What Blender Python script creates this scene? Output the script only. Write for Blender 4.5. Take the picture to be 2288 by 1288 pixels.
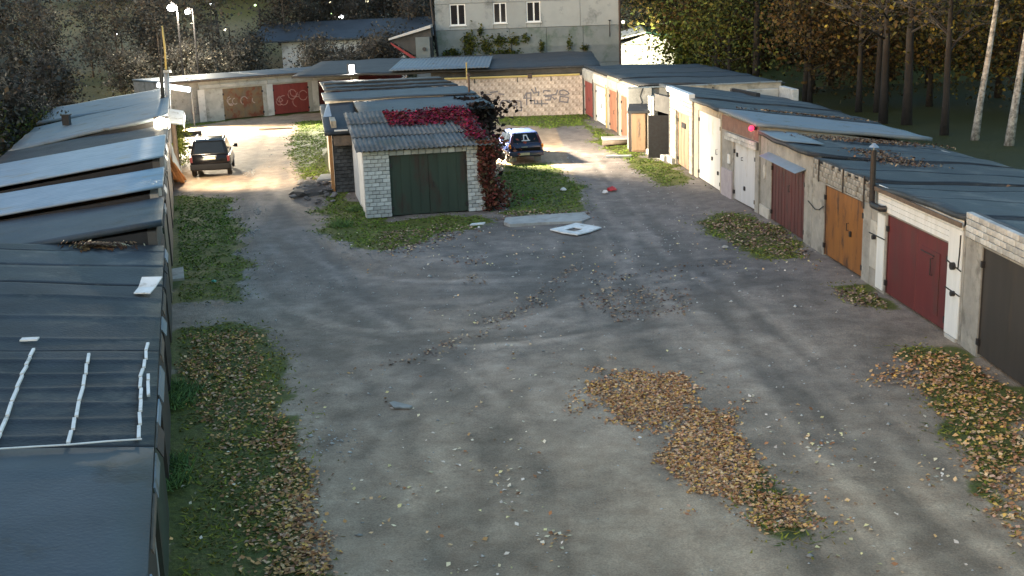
import bpy, bmesh, math, random
import numpy as np
from mathutils import Vector, Matrix

for o in list(bpy.data.objects): bpy.data.objects.remove(o)
scene = bpy.context.scene
COL = scene.collection
R_ = math.radians
rnd = random.Random(7)
nrs = np.random.RandomState(11)

# ------------------------------------------------------------------ camera
FPX, CAMH, PITCH, ROLL = 2650.0, 7.8, R_(13.9), R_(2.0)
cam_d = bpy.data.cameras.new('camera')
cam = bpy.data.objects.new('camera', cam_d); COL.objects.link(cam)
cam_d.sensor_width = 36.0
cam_d.lens = 36.0 * FPX / 2288.0
cam_d.clip_start = 0.1; cam_d.clip_end = 2500
cam.location = (0, 0, CAMH)
cam.rotation_euler = (Matrix.Rotation(math.pi/2 - PITCH, 3, 'X') @ Matrix.Rotation(-ROLL, 3, 'Z')).to_euler()
scene.camera = cam
scene.render.resolution_x = 1024; scene.render.resolution_y = 576

# ------------------------------------------------------------------ world, sun, exposure
world = bpy.data.worlds.new('World'); scene.world = world
world.use_nodes = True
wn = world.node_tree
for n in list(wn.nodes): wn.nodes.remove(n)
sky = wn.nodes.new('ShaderNodeTexSky'); sky.sky_type = 'NISHITA'; sky.sun_disc = False
SUN_EL, SUN_AZ = R_(4.0), R_(235.0)          # low in the west, behind the camera
sky.sun_elevation = SUN_EL; sky.sun_rotation = SUN_AZ
sky.air_density = 1.3; sky.dust_density = 1.0; sky.ozone_density = 2.4
bgn = wn.nodes.new('ShaderNodeBackground'); bgn.inputs['Strength'].default_value = 0.15
wo = wn.nodes.new('ShaderNodeOutputWorld')
wn.links.new(sky.outputs[0], bgn.inputs['Color']); wn.links.new(bgn.outputs[0], wo.inputs['Surface'])
sd = bpy.data.lights.new('sun', 'SUN'); sd.energy = 0.20; sd.angle = R_(60); sd.color = (1.0, 0.76, 0.58)
sun = bpy.data.objects.new('sun', sd); COL.objects.link(sun)
sdir = Vector((math.sin(SUN_AZ)*math.cos(R_(30)), math.cos(SUN_AZ)*math.cos(R_(30)), math.sin(R_(30))))
sun.rotation_euler = sdir.to_track_quat('Z', 'Y').to_euler()
sun.location = (0, -20, 30)
scene.view_settings.view_transform = 'Standard'; scene.view_settings.look = 'None'
scene.view_settings.gamma = 1.0; scene.view_settings.use_curve_mapping = False
scene.view_settings.exposure = 2.55
scene.render.engine = 'CYCLES'
scene.cycles.max_bounces = 4; scene.cycles.diffuse_bounces = 2; scene.cycles.glossy_bounces = 2

# ------------------------------------------------------------------ photo pixel -> place
def ray(x, y):
    u = (x-1144)/FPX; v = -(y-644)/FPX
    c, s = math.cos(ROLL), math.sin(ROLL)
    a = u*c+v*s; b = -u*s+v*c
    return Vector((a, math.cos(PITCH)+b*math.sin(PITCH), -math.sin(PITCH)+b*math.cos(PITCH)))
def gp(x, y, z=0.0):
    d = ray(x, y); t = (z-CAMH)/d.z
    return Vector((d.x*t, d.y*t, z))
def at(x, y, Y):
    d = ray(x, y)*(Y/ray(x, y).y)
    return Vector((d.x, d.y, d.z+CAMH))

# ------------------------------------------------------------------ materials
MATS = {}
def _nodes(name):
    m = bpy.data.materials.new(name); m.use_nodes = True
    nt = m.node_tree; b = nt.nodes['Principled BSDF']
    return m, nt, b
def mat(name, col, rough=0.8, col2=None, scale=3.0, bump=0.0, bscale=40.0, metal=0.0, streak=False, rand=0.0, spec=0.5,
        stain=None, stain_amt=0.5, stain_scale=1.2, detail=6.0):
    """two-tone noise + optional stain patches + bump"""
    m, nt, b = _nodes(name); N = nt.nodes; L = nt.links
    tc = N.new('ShaderNodeTexCoord')
    mp = N.new('ShaderNodeMapping'); L.new(tc.outputs['Object'], mp.inputs['Vector'])
    if streak: mp.inputs['Scale'].default_value = (1, 1, 0.12)
    nz = N.new('ShaderNodeTexNoise'); nz.inputs['Scale'].default_value = scale; nz.inputs['Detail'].default_value = detail
    nz.inputs['Roughness'].default_value = 0.65
    L.new(mp.outputs[0], nz.inputs['Vector'])
    rp = N.new('ShaderNodeValToRGB'); L.new(nz.outputs['Fac'], rp.inputs[0])
    c2 = col2 or tuple(c*0.7 for c in col)
    rp.color_ramp.elements[0].position = 0.33; rp.color_ramp.elements[1].position = 0.67
    rp.color_ramp.elements[0].color = (*c2, 1); rp.color_ramp.elements[1].color = (*col, 1)
    out = rp.outputs[0]
    if stain:
        n2 = N.new('ShaderNodeTexNoise'); n2.inputs['Scale'].default_value = stain_scale; n2.inputs['Detail'].default_value = 8
        n2.inputs['Roughness'].default_value = 0.7
        mp2 = N.new('ShaderNodeMapping'); L.new(tc.outputs['Object'], mp2.inputs['Vector']); mp2.inputs['Location'].default_value = (13, 7, 5)
        if streak: mp2.inputs['Scale'].default_value = (1, 1, 0.3)
        L.new(mp2.outputs[0], n2.inputs['Vector'])
        r2 = N.new('ShaderNodeValToRGB'); L.new(n2.outputs['Fac'], r2.inputs[0])
        r2.color_ramp.elements[0].position = 0.62-0.25*stain_amt; r2.color_ramp.elements[1].position = 0.72-0.2*stain_amt
        mx = N.new('ShaderNodeMixRGB'); L.new(r2.outputs[0], mx.inputs[0]); L.new(out, mx.inputs[1]); mx.inputs[2].default_value = (*stain, 1)
        out = mx.outputs[0]
    if rand:
        oi = N.new('ShaderNodeObjectInfo'); hv = N.new('ShaderNodeHueSaturation'); mr = N.new('ShaderNodeMapRange')
        mr.inputs['To Min'].default_value = 1-rand; mr.inputs['To Max'].default_value = 1+rand
        L.new(oi.outputs['Random'], mr.inputs['Value']); L.new(mr.outputs[0], hv.inputs['Value']); L.new(out, hv.inputs['Color']); out = hv.outputs[0]
    L.new(out, b.inputs['Base Color'])
    b.inputs['Roughness'].default_value = rough; b.inputs['Metallic'].default_value = metal
    b.inputs['Specular IOR Level'].default_value = spec
    if bump:
        nb = N.new('ShaderNodeTexNoise'); nb.inputs['Scale'].default_value = bscale; nb.inputs['Detail'].default_value = 5
        L.new(tc.outputs['Object'], nb.inputs['Vector'])
        bp = N.new('ShaderNodeBump'); bp.inputs['Strength'].default_value = bump; bp.inputs['Distance'].default_value = 0.02
        L.new(nb.outputs['Fac'], bp.inputs['Height']); L.new(bp.outputs[0], b.inputs['Normal'])
    MATS[name] = m
    return m
def emat(name, col, strength):
    m, nt, b = _nodes(name)
    b.inputs['Base Color'].default_value = (*col, 1)
    b.inputs['Emission Color'].default_value = (*col, 1); b.inputs['Emission Strength'].default_value = strength
    MATS[name] = m; return m
def vcmat(name, rough=0.8, trans=0.0, mul=1.0):
    m, nt, b = _nodes(name); N = nt.nodes; L = nt.links
    a = N.new('ShaderNodeVertexColor'); a.layer_name = 'Col'
    L.new(a.outputs['Color'], b.inputs['Base Color'])
    b.inputs['Roughness'].default_value = rough
    b.inputs['Specular IOR Level'].default_value = 0.25
    MATS[name] = m; return m
def glass(name, col=(0.01, 0.012, 0.015), rough=0.08):
    m, nt, b = _nodes(name)
    b.inputs['Base Color'].default_value = (*col, 1); b.inputs['Roughness'].default_value = rough
    b.inputs['Specular IOR Level'].default_value = 0.7
    MATS[name] = m; return m

mat('felt', (0.034, 0.042, 0.054), 0.6, (0.016, 0.020, 0.026), 1.0, 0.6, 18, stain=(0.062, 0.064, 0.064), stain_amt=0.35, stain_scale=1.1, spec=0.25, detail=12)
mat('felt_strip', (0.030, 0.039, 0.051), 0.55, (0.013, 0.017, 0.023), 0.8, 0.6, 18, stain=(0.075, 0.078, 0.078), stain_amt=0.35, stain_scale=0.9, spec=0.3, rand=0.25, detail=12)
mat('wall_shade_dark', (0.022, 0.022, 0.024), 0.85, (0.014, 0.014, 0.016), 3, 0.3, 30)  # shade on the left garages' side walls put into a near-black colour
mat('felt_grey', (0.056, 0.072, 0.092), 0.55, (0.036, 0.047, 0.061), 0.8, 0.5, 18, stain=(0.034, 0.036, 0.038), stain_amt=0.3, stain_scale=0.8, spec=0.3, detail=12)
mat('felt_dark', (0.03, 0.032, 0.036), 0.65, (0.018, 0.019, 0.021), 1.5, 0.35, 25, stain=(0.07, 0.072, 0.075), stain_amt=0.2)
mat('zinc', (0.27, 0.34, 0.42), 0.45, (0.20, 0.265, 0.34), 1.5, 0.08, 20, metal=0.25, stain=(0.25, 0.26, 0.26), stain_amt=0.15, stain_scale=0.8)
mat('zinc_dull', (0.145, 0.19, 0.235), 0.55, (0.17, 0.19, 0.2), 1.0, 0.15, 20, metal=0.1, stain=(0.11, 0.11, 0.10), stain_amt=0.3)
mat('asbestos', (0.15, 0.155, 0.16), 0.8, (0.085, 0.09, 0.095), 2.0, 0.3, 40, rand=0.18, stain=(0.07, 0.075, 0.065), stain_amt=0.45, stain_scale=1.5)
mat('concrete', (0.34, 0.33, 0.30), 0.9, (0.22, 0.215, 0.20), 2.0, 0.4, 30, stain=(0.15, 0.145, 0.13), stain_amt=0.35)
mat('concrete_pale', (0.50, 0.49, 0.45), 0.9, (0.36, 0.35, 0.32), 2.0, 0.4, 30, stain=(0.25, 0.24, 0.21), stain_amt=0.3)
mat('concrete_beige', (0.45, 0.40, 0.31), 0.9, (0.32, 0.28, 0.22), 2.0, 0.4, 30, stain=(0.2, 0.18, 0.15), stain_amt=0.3)
mat('dark_wall', (0.09, 0.085, 0.08), 0.9, (0.05, 0.048, 0.046), 2.0, 0.4, 30)
mat('mortar', (0.12, 0.12, 0.12), 0.95, (0.08, 0.08, 0.08), 8, 0.4, 40)
mat('mortar_pale', (0.30, 0.28, 0.24), 0.95, (0.2, 0.19, 0.17), 8, 0.4, 40)
mat('brick_white', (0.54, 0.55, 0.54), 0.85, (0.38, 0.39, 0.38), 6, 0.4, 60, rand=0.26, stain=(0.25, 0.25, 0.23), stain_amt=0.25, stain_scale=2)
mat('brick_cream', (0.60, 0.53, 0.41), 0.85, (0.46, 0.40, 0.31), 6, 0.3, 60, rand=0.15, stain=(0.26, 0.22, 0.17), stain_amt=0.25, stain_scale=2)
mat('brick_grey', (0.42, 0.42, 0.39), 0.9, (0.28, 0.28, 0.26), 6, 0.5, 50, rand=0.2, stain=(0.2, 0.19, 0.17), stain_amt=0.4, stain_scale=3)
mat('mortar_wall', (0.50, 0.42, 0.35), 0.95, (0.42, 0.35, 0.29), 8, 0.4, 40)
mat('block_wall', (0.66, 0.56, 0.48), 0.9, (0.54, 0.45, 0.38), 3, 0.4, 40, rand=0.18, stain=(0.33, 0.26, 0.21), stain_amt=0.45, stain_scale=1.5)
mat('brick_dark', (0.10, 0.10, 0.10), 0.9, (0.06, 0.06, 0.06), 6, 0.4, 50, rand=0.35)
mat('plaster_red', (0.23, 0.14, 0.11), 0.9, (0.15, 0.09, 0.075), 3, 0.4, 30, stain=(0.28, 0.24, 0.2), stain_amt=0.2)
mat('plaster_lilac', (0.42, 0.38, 0.40), 0.9, (0.33, 0.30, 0.32), 3, 0.3, 30)
mat('paint_white', (0.74, 0.76, 0.76), 0.6, (0.62, 0.64, 0.64), 4, 0.1, 30, streak=True, stain=(0.45, 0.42, 0.36), stain_amt=0.1, stain_scale=2)
mat('paint_white_door', (0.78, 0.77, 0.73), 0.55, (0.68, 0.67, 0.63), 4, 0.06, 30, streak=True, stain=(0.52, 0.45, 0.36), stain_amt=0.3, stain_scale=2)
mat('paint_lightgrey', (0.52, 0.54, 0.57), 0.55, (0.44, 0.46, 0.48), 3, 0.08, 30, streak=True, stain=(0.33, 0.30, 0.26), stain_amt=0.3, stain_scale=2)
mat('paint_red', (0.128, 0.024, 0.025), 0.55, (0.092, 0.018, 0.020), 3, 0.06, 30, streak=True, stain=(0.085, 0.03, 0.028), stain_amt=0.42, stain_scale=1.6)
mat('paint_darkred', (0.105, 0.024, 0.024), 0.6, (0.055, 0.016, 0.016), 5, 0.1, 30, streak=True, stain=(0.04, 0.016, 0.014), stain_amt=0.4, stain_scale=3)
mat('paint_orange', (0.26, 0.108, 0.024), 0.6, (0.185, 0.074, 0.019), 4, 0.1, 30, streak=True, stain=(0.065, 0.03, 0.017), stain_amt=0.42, stain_scale=3.0)
mat('paint_green', (0.030, 0.050, 0.034), 0.6, (0.020, 0.034, 0.024), 3, 0.08, 30, streak=True, stain=(0.034, 0.022, 0.016), stain_amt=0.45, stain_scale=1.6)
mat('paint_brown', (0.044, 0.038, 0.034), 0.6, (0.030, 0.027, 0.025), 2.5, 0.06, 30, streak=True, stain=(0.058, 0.042, 0.03), stain_amt=0.3)
mat('paint_beige', (0.31, 0.20, 0.115), 0.65, (0.22, 0.14, 0.08), 4, 0.1, 30, streak=True, stain=(0.14, 0.08, 0.05), stain_amt=0.35, stain_scale=3)
mat('paint_rust', (0.26, 0.15, 0.065), 0.75, (0.16, 0.13, 0.09), 2.5, 0.15, 30, stain=(0.20, 0.055, 0.025), stain_amt=0.5, stain_scale=1.5)
mat('paint_brick', (0.30, 0.055, 0.045), 0.65, (0.22, 0.04, 0.035), 3, 0.1, 30, streak=True)
mat('paint_terracotta', (0.34, 0.15, 0.08), 0.7, (0.26, 0.10, 0.06), 3, 0.1, 30, streak=True)
mat('chalk', (0.55, 0.42, 0.36), 0.9)
mat('graffiti', (0.20, 0.18, 0.19), 0.9, (0.14, 0.13, 0.14))
mat('graffiti_red', (0.55, 0.28, 0.24), 0.9)
mat('steel_dark', (0.035, 0.035, 0.038), 0.5, (0.025, 0.02, 0.02), 8, 0.1, 40, metal=0.3)
mat('rusty_pipe', (0.07, 0.04, 0.03), 0.7, (0.035, 0.025, 0.02), 8, 0.2, 40)
mat('steel_grey', (0.32, 0.34, 0.36), 0.45, (0.24, 0.25, 0.27), 4, 0.05, 30, metal=0.4)
mat('yellow_pipe', (0.50, 0.38, 0.12), 0.5, (0.4, 0.3, 0.1), 5)
mat('cable', (0.02, 0.02, 0.02), 0.6)
mat('building_wall', (0.36, 0.39, 0.395), 0.9, (0.31, 0.335, 0.34), 0.8, 0.25, 20, stain=(0.16, 0.18, 0.18), stain_amt=0.3, stain_scale=0.4, rand=0.05)
mat('building_base', (0.215, 0.24, 0.25), 0.9, (0.16, 0.19, 0.19), 0.8, 0.25, 20, stain=(0.10, 0.14, 0.115), stain_amt=0.35, stain_scale=0.5, rand=0.05)
mat('pvc', (0.8, 0.82, 0.83), 0.4, (0.75, 0.77, 0.78), 3)
mat('roof_red', (0.40, 0.05, 0.05), 0.6, (0.3, 0.04, 0.04), 3)
mat('roof_green', (0.03, 0.11, 0.07), 0.6, (0.02, 0.08, 0.05), 3)
mat('white_wall', (0.70, 0.68, 0.64), 0.9, (0.55, 0.53, 0.5), 1.0, 0.2, 20, stain=(0.4, 0.38, 0.35), stain_amt=0.25)
mat('wood_new', (0.50, 0.24, 0.09), 0.75, (0.36, 0.16, 0.06), 6, 0.15, 40, rand=0.25)
mat('wood_old', (0.16, 0.12, 0.09), 0.85, (0.09, 0.07, 0.055), 5, 0.3, 40, rand=0.2)
mat('bark', (0.026, 0.022, 0.019), 0.95, (0.013, 0.011, 0.010), 8, 0.6, 20)
mat('bark_birch', (0.50, 0.49, 0.46), 0.85, (0.05, 0.045, 0.04), 5, 0.3, 20)
mat('bark_pale', (0.13, 0.10, 0.075), 0.95, (0.07, 0.055, 0.045), 6, 0.5, 20)
mat('rubble', (0.20, 0.19, 0.185), 0.95, (0.12, 0.11, 0.105), 4, 0.5, 25, rand=0.35)
mat('slab', (0.38, 0.39, 0.38), 0.9, (0.28, 0.29, 0.28), 3, 0.4, 30, stain=(0.26, 0.24, 0.22), stain_amt=0.35)
mat('sheet_white', (0.74, 0.76, 0.76), 0.6, (0.56, 0.58, 0.58), 3, 0.1, 30, stain=(0.36, 0.34, 0.30), stain_amt=0.25, stain_scale=3)
mat('plastic_red', (0.5, 0.02, 0.03), 0.4); mat('plastic_white', (0.8, 0.8, 0.8), 0.4); mat('plastic_green', (0.1, 0.4, 0.3), 0.4)
mat('car_black', (0.003, 0.003, 0.004), 0.2, (0.0025, 0.0025, 0.003), 3, spec=0.35)
mat('car_blue', (0.016, 0.026, 0.075), 0.25, (0.014, 0.022, 0.065), 3, spec=0.6)
mat('car_trim', (0.006, 0.006, 0.007), 0.7, spec=0.12); mat('rubber', (0.015, 0.015, 0.015), 0.85); mat('alloy', (0.3, 0.31, 0.32), 0.35, metal=0.7)
mat('mudflap', (0.20, 0.21, 0.22), 0.7); mat('plate', (0.42, 0.40, 0.30), 0.6)
mat('lamp_red', (0.07, 0.008, 0.010), 0.3); mat('lamp_amber', (0.6, 0.2, 0.02), 0.25); mat('lamp_clear', (0.6, 0.62, 0.62), 0.2)
glass('car_glass', (0.006, 0.008, 0.011), 0.12); MATS['car_glass'].node_tree.nodes['Principled BSDF'].inputs['Specular IOR Level'].default_value = 0.3; glass('window_glass', (0.012, 0.016, 0.024), 0.15); MATS['window_glass'].node_tree.nodes['Principled BSDF'].inputs['Specular IOR Level'].default_value = 0.15
emat('flood_warm', (1.0, 0.84, 0.58), 14.0); emat('flood_white', (0.95, 0.97, 1.0), 3.0); emat('tube_white', (0.97, 0.96, 1.0), 1.2)
emat('signal_red', (1.0, 0.03, 0.09), 0.5); emat('street_white', (0.95, 0.97, 1.0), 3.0); emat('street_warm', (1.0, 0.9, 0.6), 1.0); emat('street_green', (0.7, 1.0, 0.45), 0.7)
vcmat('leaf', 0.85); vcmat('grass', 0.9); vcmat('foliage', 0.9); vcmat('twig', 0.95)
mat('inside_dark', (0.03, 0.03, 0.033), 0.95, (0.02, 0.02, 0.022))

# ------------------------------------------------------------------ object helpers
ORG = {}
def tag(o, label=None, cat=None, group=None, kind=None):
    if label: o['label'] = label
    if cat: o['category'] = cat
    if group: o['group'] = group
    if kind: o['kind'] = kind
    return o
def thing(name, label, cat, loc=(0, 0, 0), rz=0.0, group=None, local=False):
    o = bpy.data.objects.new(name, None); COL.objects.link(o)
    o.empty_display_size = 0.3
    o.location = loc; o.rotation_euler = (0, 0, rz)
    tag(o, label, cat, group)
    ORG[o] = Vector((0, 0, 0)) if local else Vector(loc)
    return o
class MB:
    def __init__(s): s.v = []; s.f = []
    def add(s, vs, fs):
        b = len(s.v); s.v += [tuple(q) for q in vs]; s.f += [tuple(i+b for i in f) for f in fs]; return s
    def box8(s, p):   # p: bottom 4 ccw then top 4
        return s.add(p, [(3, 2, 1, 0), (4, 5, 6, 7), (0, 1, 5, 4), (1, 2, 6, 5), (2, 3, 7, 6), (3, 0, 4, 7)])
    def box(s, x0, x1, y0, y1, z0, z1):
        return s.box8([(x0, y0, z0), (x1, y0, z0), (x1, y1, z0), (x0, y1, z0), (x0, y0, z1), (x1, y0, z1), (x1, y1, z1), (x0, y1, z1)])
    def tube(s, pts, r, n=8, cap=True, r2=None):
        pts = [Vector(p) for p in pts]; k = len(pts); rings = []
        for i, p in enumerate(pts):
            d = (pts[min(i+1, k-1)]-pts[max(i-1, 0)]).normalized()
            a = d.cross(Vector((0, 0, 1)) if abs(d.z) < 0.9 else Vector((1, 0, 0))).normalized(); b = d.cross(a)
            rr = r if not hasattr(r, '__len__') else r[i]
            rings.append([p+(a*math.cos(t)+b*math.sin(t))*rr for t in [2*math.pi*j/n for j in range(n)]])
        vs = [q for rg in rings for q in rg]; fs = []
        for i in range(k-1):
            for j in range(n): fs.append((i*n+j, i*n+(j+1) % n, (i+1)*n+(j+1) % n, (i+1)*n+j))
        if cap: fs += [tuple(range(n-1, -1, -1)), tuple((k-1)*n+j for j in range(n))]
        return s.add(vs, fs)
    def prism(s, poly, off):
        """poly list of 3D points, extruded by off"""
        n = len(poly); off = Vector(off); P = [Vector(p) for p in poly]
        return s.add(P+[p+off for p in P], [tuple(range(n-1, -1, -1)), tuple(range(n, 2*n))]+[(i, (i+1) % n, n+(i+1) % n, n+i) for i in range(n)])
    def build(s, name, m, parent=None, bevel=0.0, smooth=False, seg=2, **kw):
        me = bpy.data.meshes.new(name)
        og = ORG[parent] if parent is not None else kw.pop('org', Vector((0, 0, 0)))
        me.from_pydata([(v[0]-og[0], v[1]-og[1], v[2]-og[2]) for v in s.v], [], s.f)
        bm = bmesh.new(); bm.from_mesh(me); bmesh.ops.recalc_face_normals(bm, faces=bm.faces); 
        if bevel:
            bmesh.ops.bevel(bm, geom=[e for e in bm.edges if e.calc_face_angle(0) > 0.5], offset=bevel, segments=seg, affect='EDGES', profile=0.6, clamp_overlap=True)
        bm.to_mesh(me); bm.free()
        if smooth:
            for p in me.polygons: p.use_smooth = True
        me.materials.append(MATS[m])
        o = bpy.data.objects.new(name, me); COL.objects.link(o)
        if parent is not None:
            o.parent = parent; ORG[o] = og
        else:
            o.location = og; ORG[o] = Vector(og)
        tag(o, **kw)
        return o
def one(name, mb, m, label, cat, org=None, group=None, bevel=0.0, smooth=False):
    """a thing that is one mesh, origin at its base"""
    if org is None:
        a = np.array(mb.v); org = Vector((a[:, 0].mean(), a[:, 1].mean(), a[:, 2].min()))
    return mb.build(name, m, None, bevel, smooth, org=Vector(org), label=label, cat=cat, group=group)
class Fr:
    """a wall line A->B on the ground; d runs away from the yard; p(t,d,z) with t in metres from A"""
    def __init__(s, A, B, side=1):
        s.A = Vector((A[0], A[1], 0)); s.B = Vector((B[0], B[1], 0)); s.len = (s.B-s.A).length
        s.u = (s.B-s.A).normalized(); s.n = Vector((s.u.y, -s.u.x, 0))*side; s.side = side
        s.ang = math.atan2(s.u.y, s.u.x)
    def p(s, t, d, z): q = s.A+s.u*t+s.n*d; return Vector((q.x, q.y, z))
    def box(s, mb, t0, t1, d0, d1, z0, z1, z1b=None, z1t=None):
        """z1 may differ: z1b = top at d1"""
        zb = z1 if z1b is None else z1b
        return mb.box8([s.p(t0, d0, z0), s.p(t1, d0, z0), s.p(t1, d1, z0), s.p(t0, d1, z0), s.p(t0, d0, z1), s.p(t1, d0, z1), s.p(t1, d1, zb), s.p(t0, d1, zb)])
    def y(s, yy): return (yy-s.A.y)/s.u.y
def vn(x, y, s=1.0):
    """cheap smooth noise"""
    return (math.sin(x*1.3*s+1.7)+math.sin(y*1.7*s+0.3)+math.sin((x+y)*0.9*s+2.1)+math.sin((x-y)*2.3*s))/4
def roof_slab(fr, t0, t1, d0, d1, zA0, zA1, zB0, zB1, th=0.12, nt=8, nd=10, amp=0.02, seams=0, wave=0.0, pitch=0.2, wave_t=True):
    """sloped roof; z at (t0,d0),(t1,d0),(t0,d1),(t1,d1)"""
    mb = MB()
    if wave: nt = max(4, int((t1-t0)/pitch*4)) if wave_t else nt
    top = []; bot = []
    for i in range(nt+1):
        for j in range(nd+1):
            a = i/nt; b = j/nd; t = t0+(t1-t0)*a; d = d0+(d1-d0)*b
            z = (zA0*(1-a)+zA1*a)*(1-b)+(zB0*(1-a)+zB1*a)*b
            q = fr.p(t, d, z)
            e = amp*vn(q.x*1.1, q.y*1.1, 1.0) if amp else 0
            if wave: e += wave*math.sin(2*math.pi*t/pitch)
            if seams: e += 0.03*max(0, 1-abs(((t-t0) % seams)-seams*0.5)/0.13)
            top.append((q.x, q.y, z+e)); bot.append((q.x, q.y, z+e-th))
    W = nd+1; K = len(top); fs = []
    for i in range(nt):
        for j in range(nd):
            a = i*W+j; fs.append((a, a+1, a+W+1, a+W)); fs.append((K+a, K+a+W, K+a+W+1, K+a+1))
    for i in range(nt):
        a = i*W; fs.append((a, a+W, K+a+W, K+a)); a = i*W+nd; fs.append((a, K+a, K+a+W, a+W))
    for j in range(nd):
        a = j; fs.append((a, K+a, K+a+1, a+1)); a = nt*W+j; fs.append((a, a+1, K+a+1, K+a))
    return mb.add(top+bot, fs)

def felt_strips(fr, root, t0, t1, d0, d1, zA0, zA1, zB0, zB1, amp, w=2.4, m='felt_strip', seed=0):
    q = random.Random(seed); t = t0
    while t < t1-0.15:
        t2 = min(t+w*q.uniform(0.85, 1.1), t1); f0, f1 = (t-t0)/(t1-t0), (t2-t0)/(t1-t0)
        L4 = lambda a, b, f: a*(1-f)+b*f
        h = 0.007+0.002*q.random()
        roof_slab(fr, t, t2, d0, d1, L4(zA0, zA1, f0)+h+0.002, L4(zA0, zA1, f1)+h, L4(zB0, zB1, f0)+h+0.002, L4(zB0, zB1, f1)+h, th=0.005, nt=8, nd=14, amp=amp).build('felt_strip', m, root, smooth=True)
        t = t2+0.001
BRICKS = {}
def brick_mesh(L, Hh, T, m, var=0):
    key = (round(L, 3), round(Hh, 3), round(T, 3), m, var)
    if key not in BRICKS:
        r = random.Random(hash(key) & 0xffff)
        me = bpy.data.meshes.new('brick'); bm = bmesh.new()
        bmesh.ops.create_cube(bm, size=1.0)
        for v in bm.verts:
            v.co = (v.co.x*L+r.uniform(-.004, .004), v.co.y*T+r.uniform(-.004, .004), v.co.z*Hh+r.uniform(-.004, .004))
        bmesh.ops.bevel(bm, geom=list(bm.edges), offset=min(0.008, Hh*0.08), segments=1, affect='EDGES')
        bm.to_mesh(me); bm.free(); me.materials.append(MATS[m]); BRICKS[key] = me
    return BRICKS[key]
def bricks(fr, t0, t1, d, z0, z1, L, Hh, T, m, parent, name='brick', joint=0.014, jit=0.006, start=0, ztop=None, drop=0.0):
    """running bond of single brick objects, their outer face at depth d (towards the yard), T thick"""
    og = ORG[parent]; rows = max(1, int(round((z1-z0)/(Hh+joint)))); hh = (z1-z0)/rows
    for r in range(rows):
        t = t0 - (L*0.5 if (r+start) % 2 else 0)
        while t < t1-0.02:
            a = max(t, t0); b = min(t+L, t1)
            if b-a > 0.05 and rnd.random() >= drop:
                zc = z0+hh*(r+0.5)
                if ztop is None or zc < ztop((a+b)/2):
                    full = abs((b-a)-L) < 1e-6
                    me = brick_mesh(L-joint, hh-joint, T, m, rnd.randrange(4))
                    o = bpy.data.objects.new(name, me); COL.objects.link(o); o.parent = parent
                    q = fr.p((a+b)/2, d+T/2+rnd.uniform(-jit, jit), zc)
                    o.location = q-og; o.rotation_euler = (0, 0, fr.ang)
                    if not full: o.scale = ((b-a-joint)/(L-joint), 1, 1)
            t += L
def fast_mesh(name, V, F, m, colors=None, parent=None, org=(0, 0, 0), **kw):
    """V (n,3), F (m,k) numpy; colors (m,3) per face"""
    V = np.asarray(V, dtype=np.float32)-np.array(org, dtype=np.float32); F = np.asarray(F, dtype=np.int32)
    k = F.shape[1]; me = bpy.data.meshes.new(name)
    me.vertices.add(len(V)); me.vertices.foreach_set('co', V.ravel())
    me.loops.add(F.size); me.loops.foreach_set('vertex_index', F.ravel())
    me.polygons.add(len(F)); me.polygons.foreach_set('loop_start', np.arange(0, F.size, k, dtype=np.int32))
    me.update(calc_edges=True)
    if colors is not None:
        at_ = me.color_attributes.new('Col', 'FLOAT_COLOR', 'CORNER')
        c = np.ones((len(F), k, 4), dtype=np.float32); c[:, :, :3] = np.asarray(colors, dtype=np.float32)[:, None, :]
        at_.data.foreach_set('color', c.ravel())
    me.materials.append(MATS[m])
    o = bpy.data.objects.new(name, me); COL.objects.link(o)
    if parent is not None: o.parent = parent; ORG[o] = ORG[parent]
    else: o.location = org; ORG[o] = Vector(org)
    tag(o, **kw)
    return o
def in_poly(px, py, poly):
    inside = np.zeros(px.shape, bool); n = len(poly)
    for i in range(n):
        x1, y1 = poly[i]; x2, y2 = poly[(i+1) % n]
        c = ((y1 > py) != (y2 > py)) & (px < (x2-x1)*(py-y1)/((y2-y1) or 1e-9)+x1)
        inside ^= c
    return inside
def gpoly(pts): return [tuple(gp(x, y))[:2] for x, y in pts]
NG = nrs.rand(256, 256).astype(np.float32)
def vnoise(x, y, s):
    x = np.asarray(x)/s; y = np.asarray(y)/s
    xi = np.floor(x).astype(int); yi = np.floor(y).astype(int); fx = x-xi; fy = y-yi
    fx = fx*fx*(3-2*fx); fy = fy*fy*(3-2*fy)
    g = lambda a, b: NG[a & 255, b & 255]
    return (g(xi, yi)*(1-fx)+g(xi+1, yi)*fx)*(1-fy)+(g(xi, yi+1)*(1-fx)+g(xi+1, yi+1)*fx)*fy
def fbm(x, y, s, o=4):
    t = 0; a = 1; w = 0
    for i in range(o):
        t = t+vnoise(np.asarray(x)+i*17.3, np.asarray(y)-i*9.1, s/(2**i))*a; w += a; a *= 0.55
    return t/w

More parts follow.
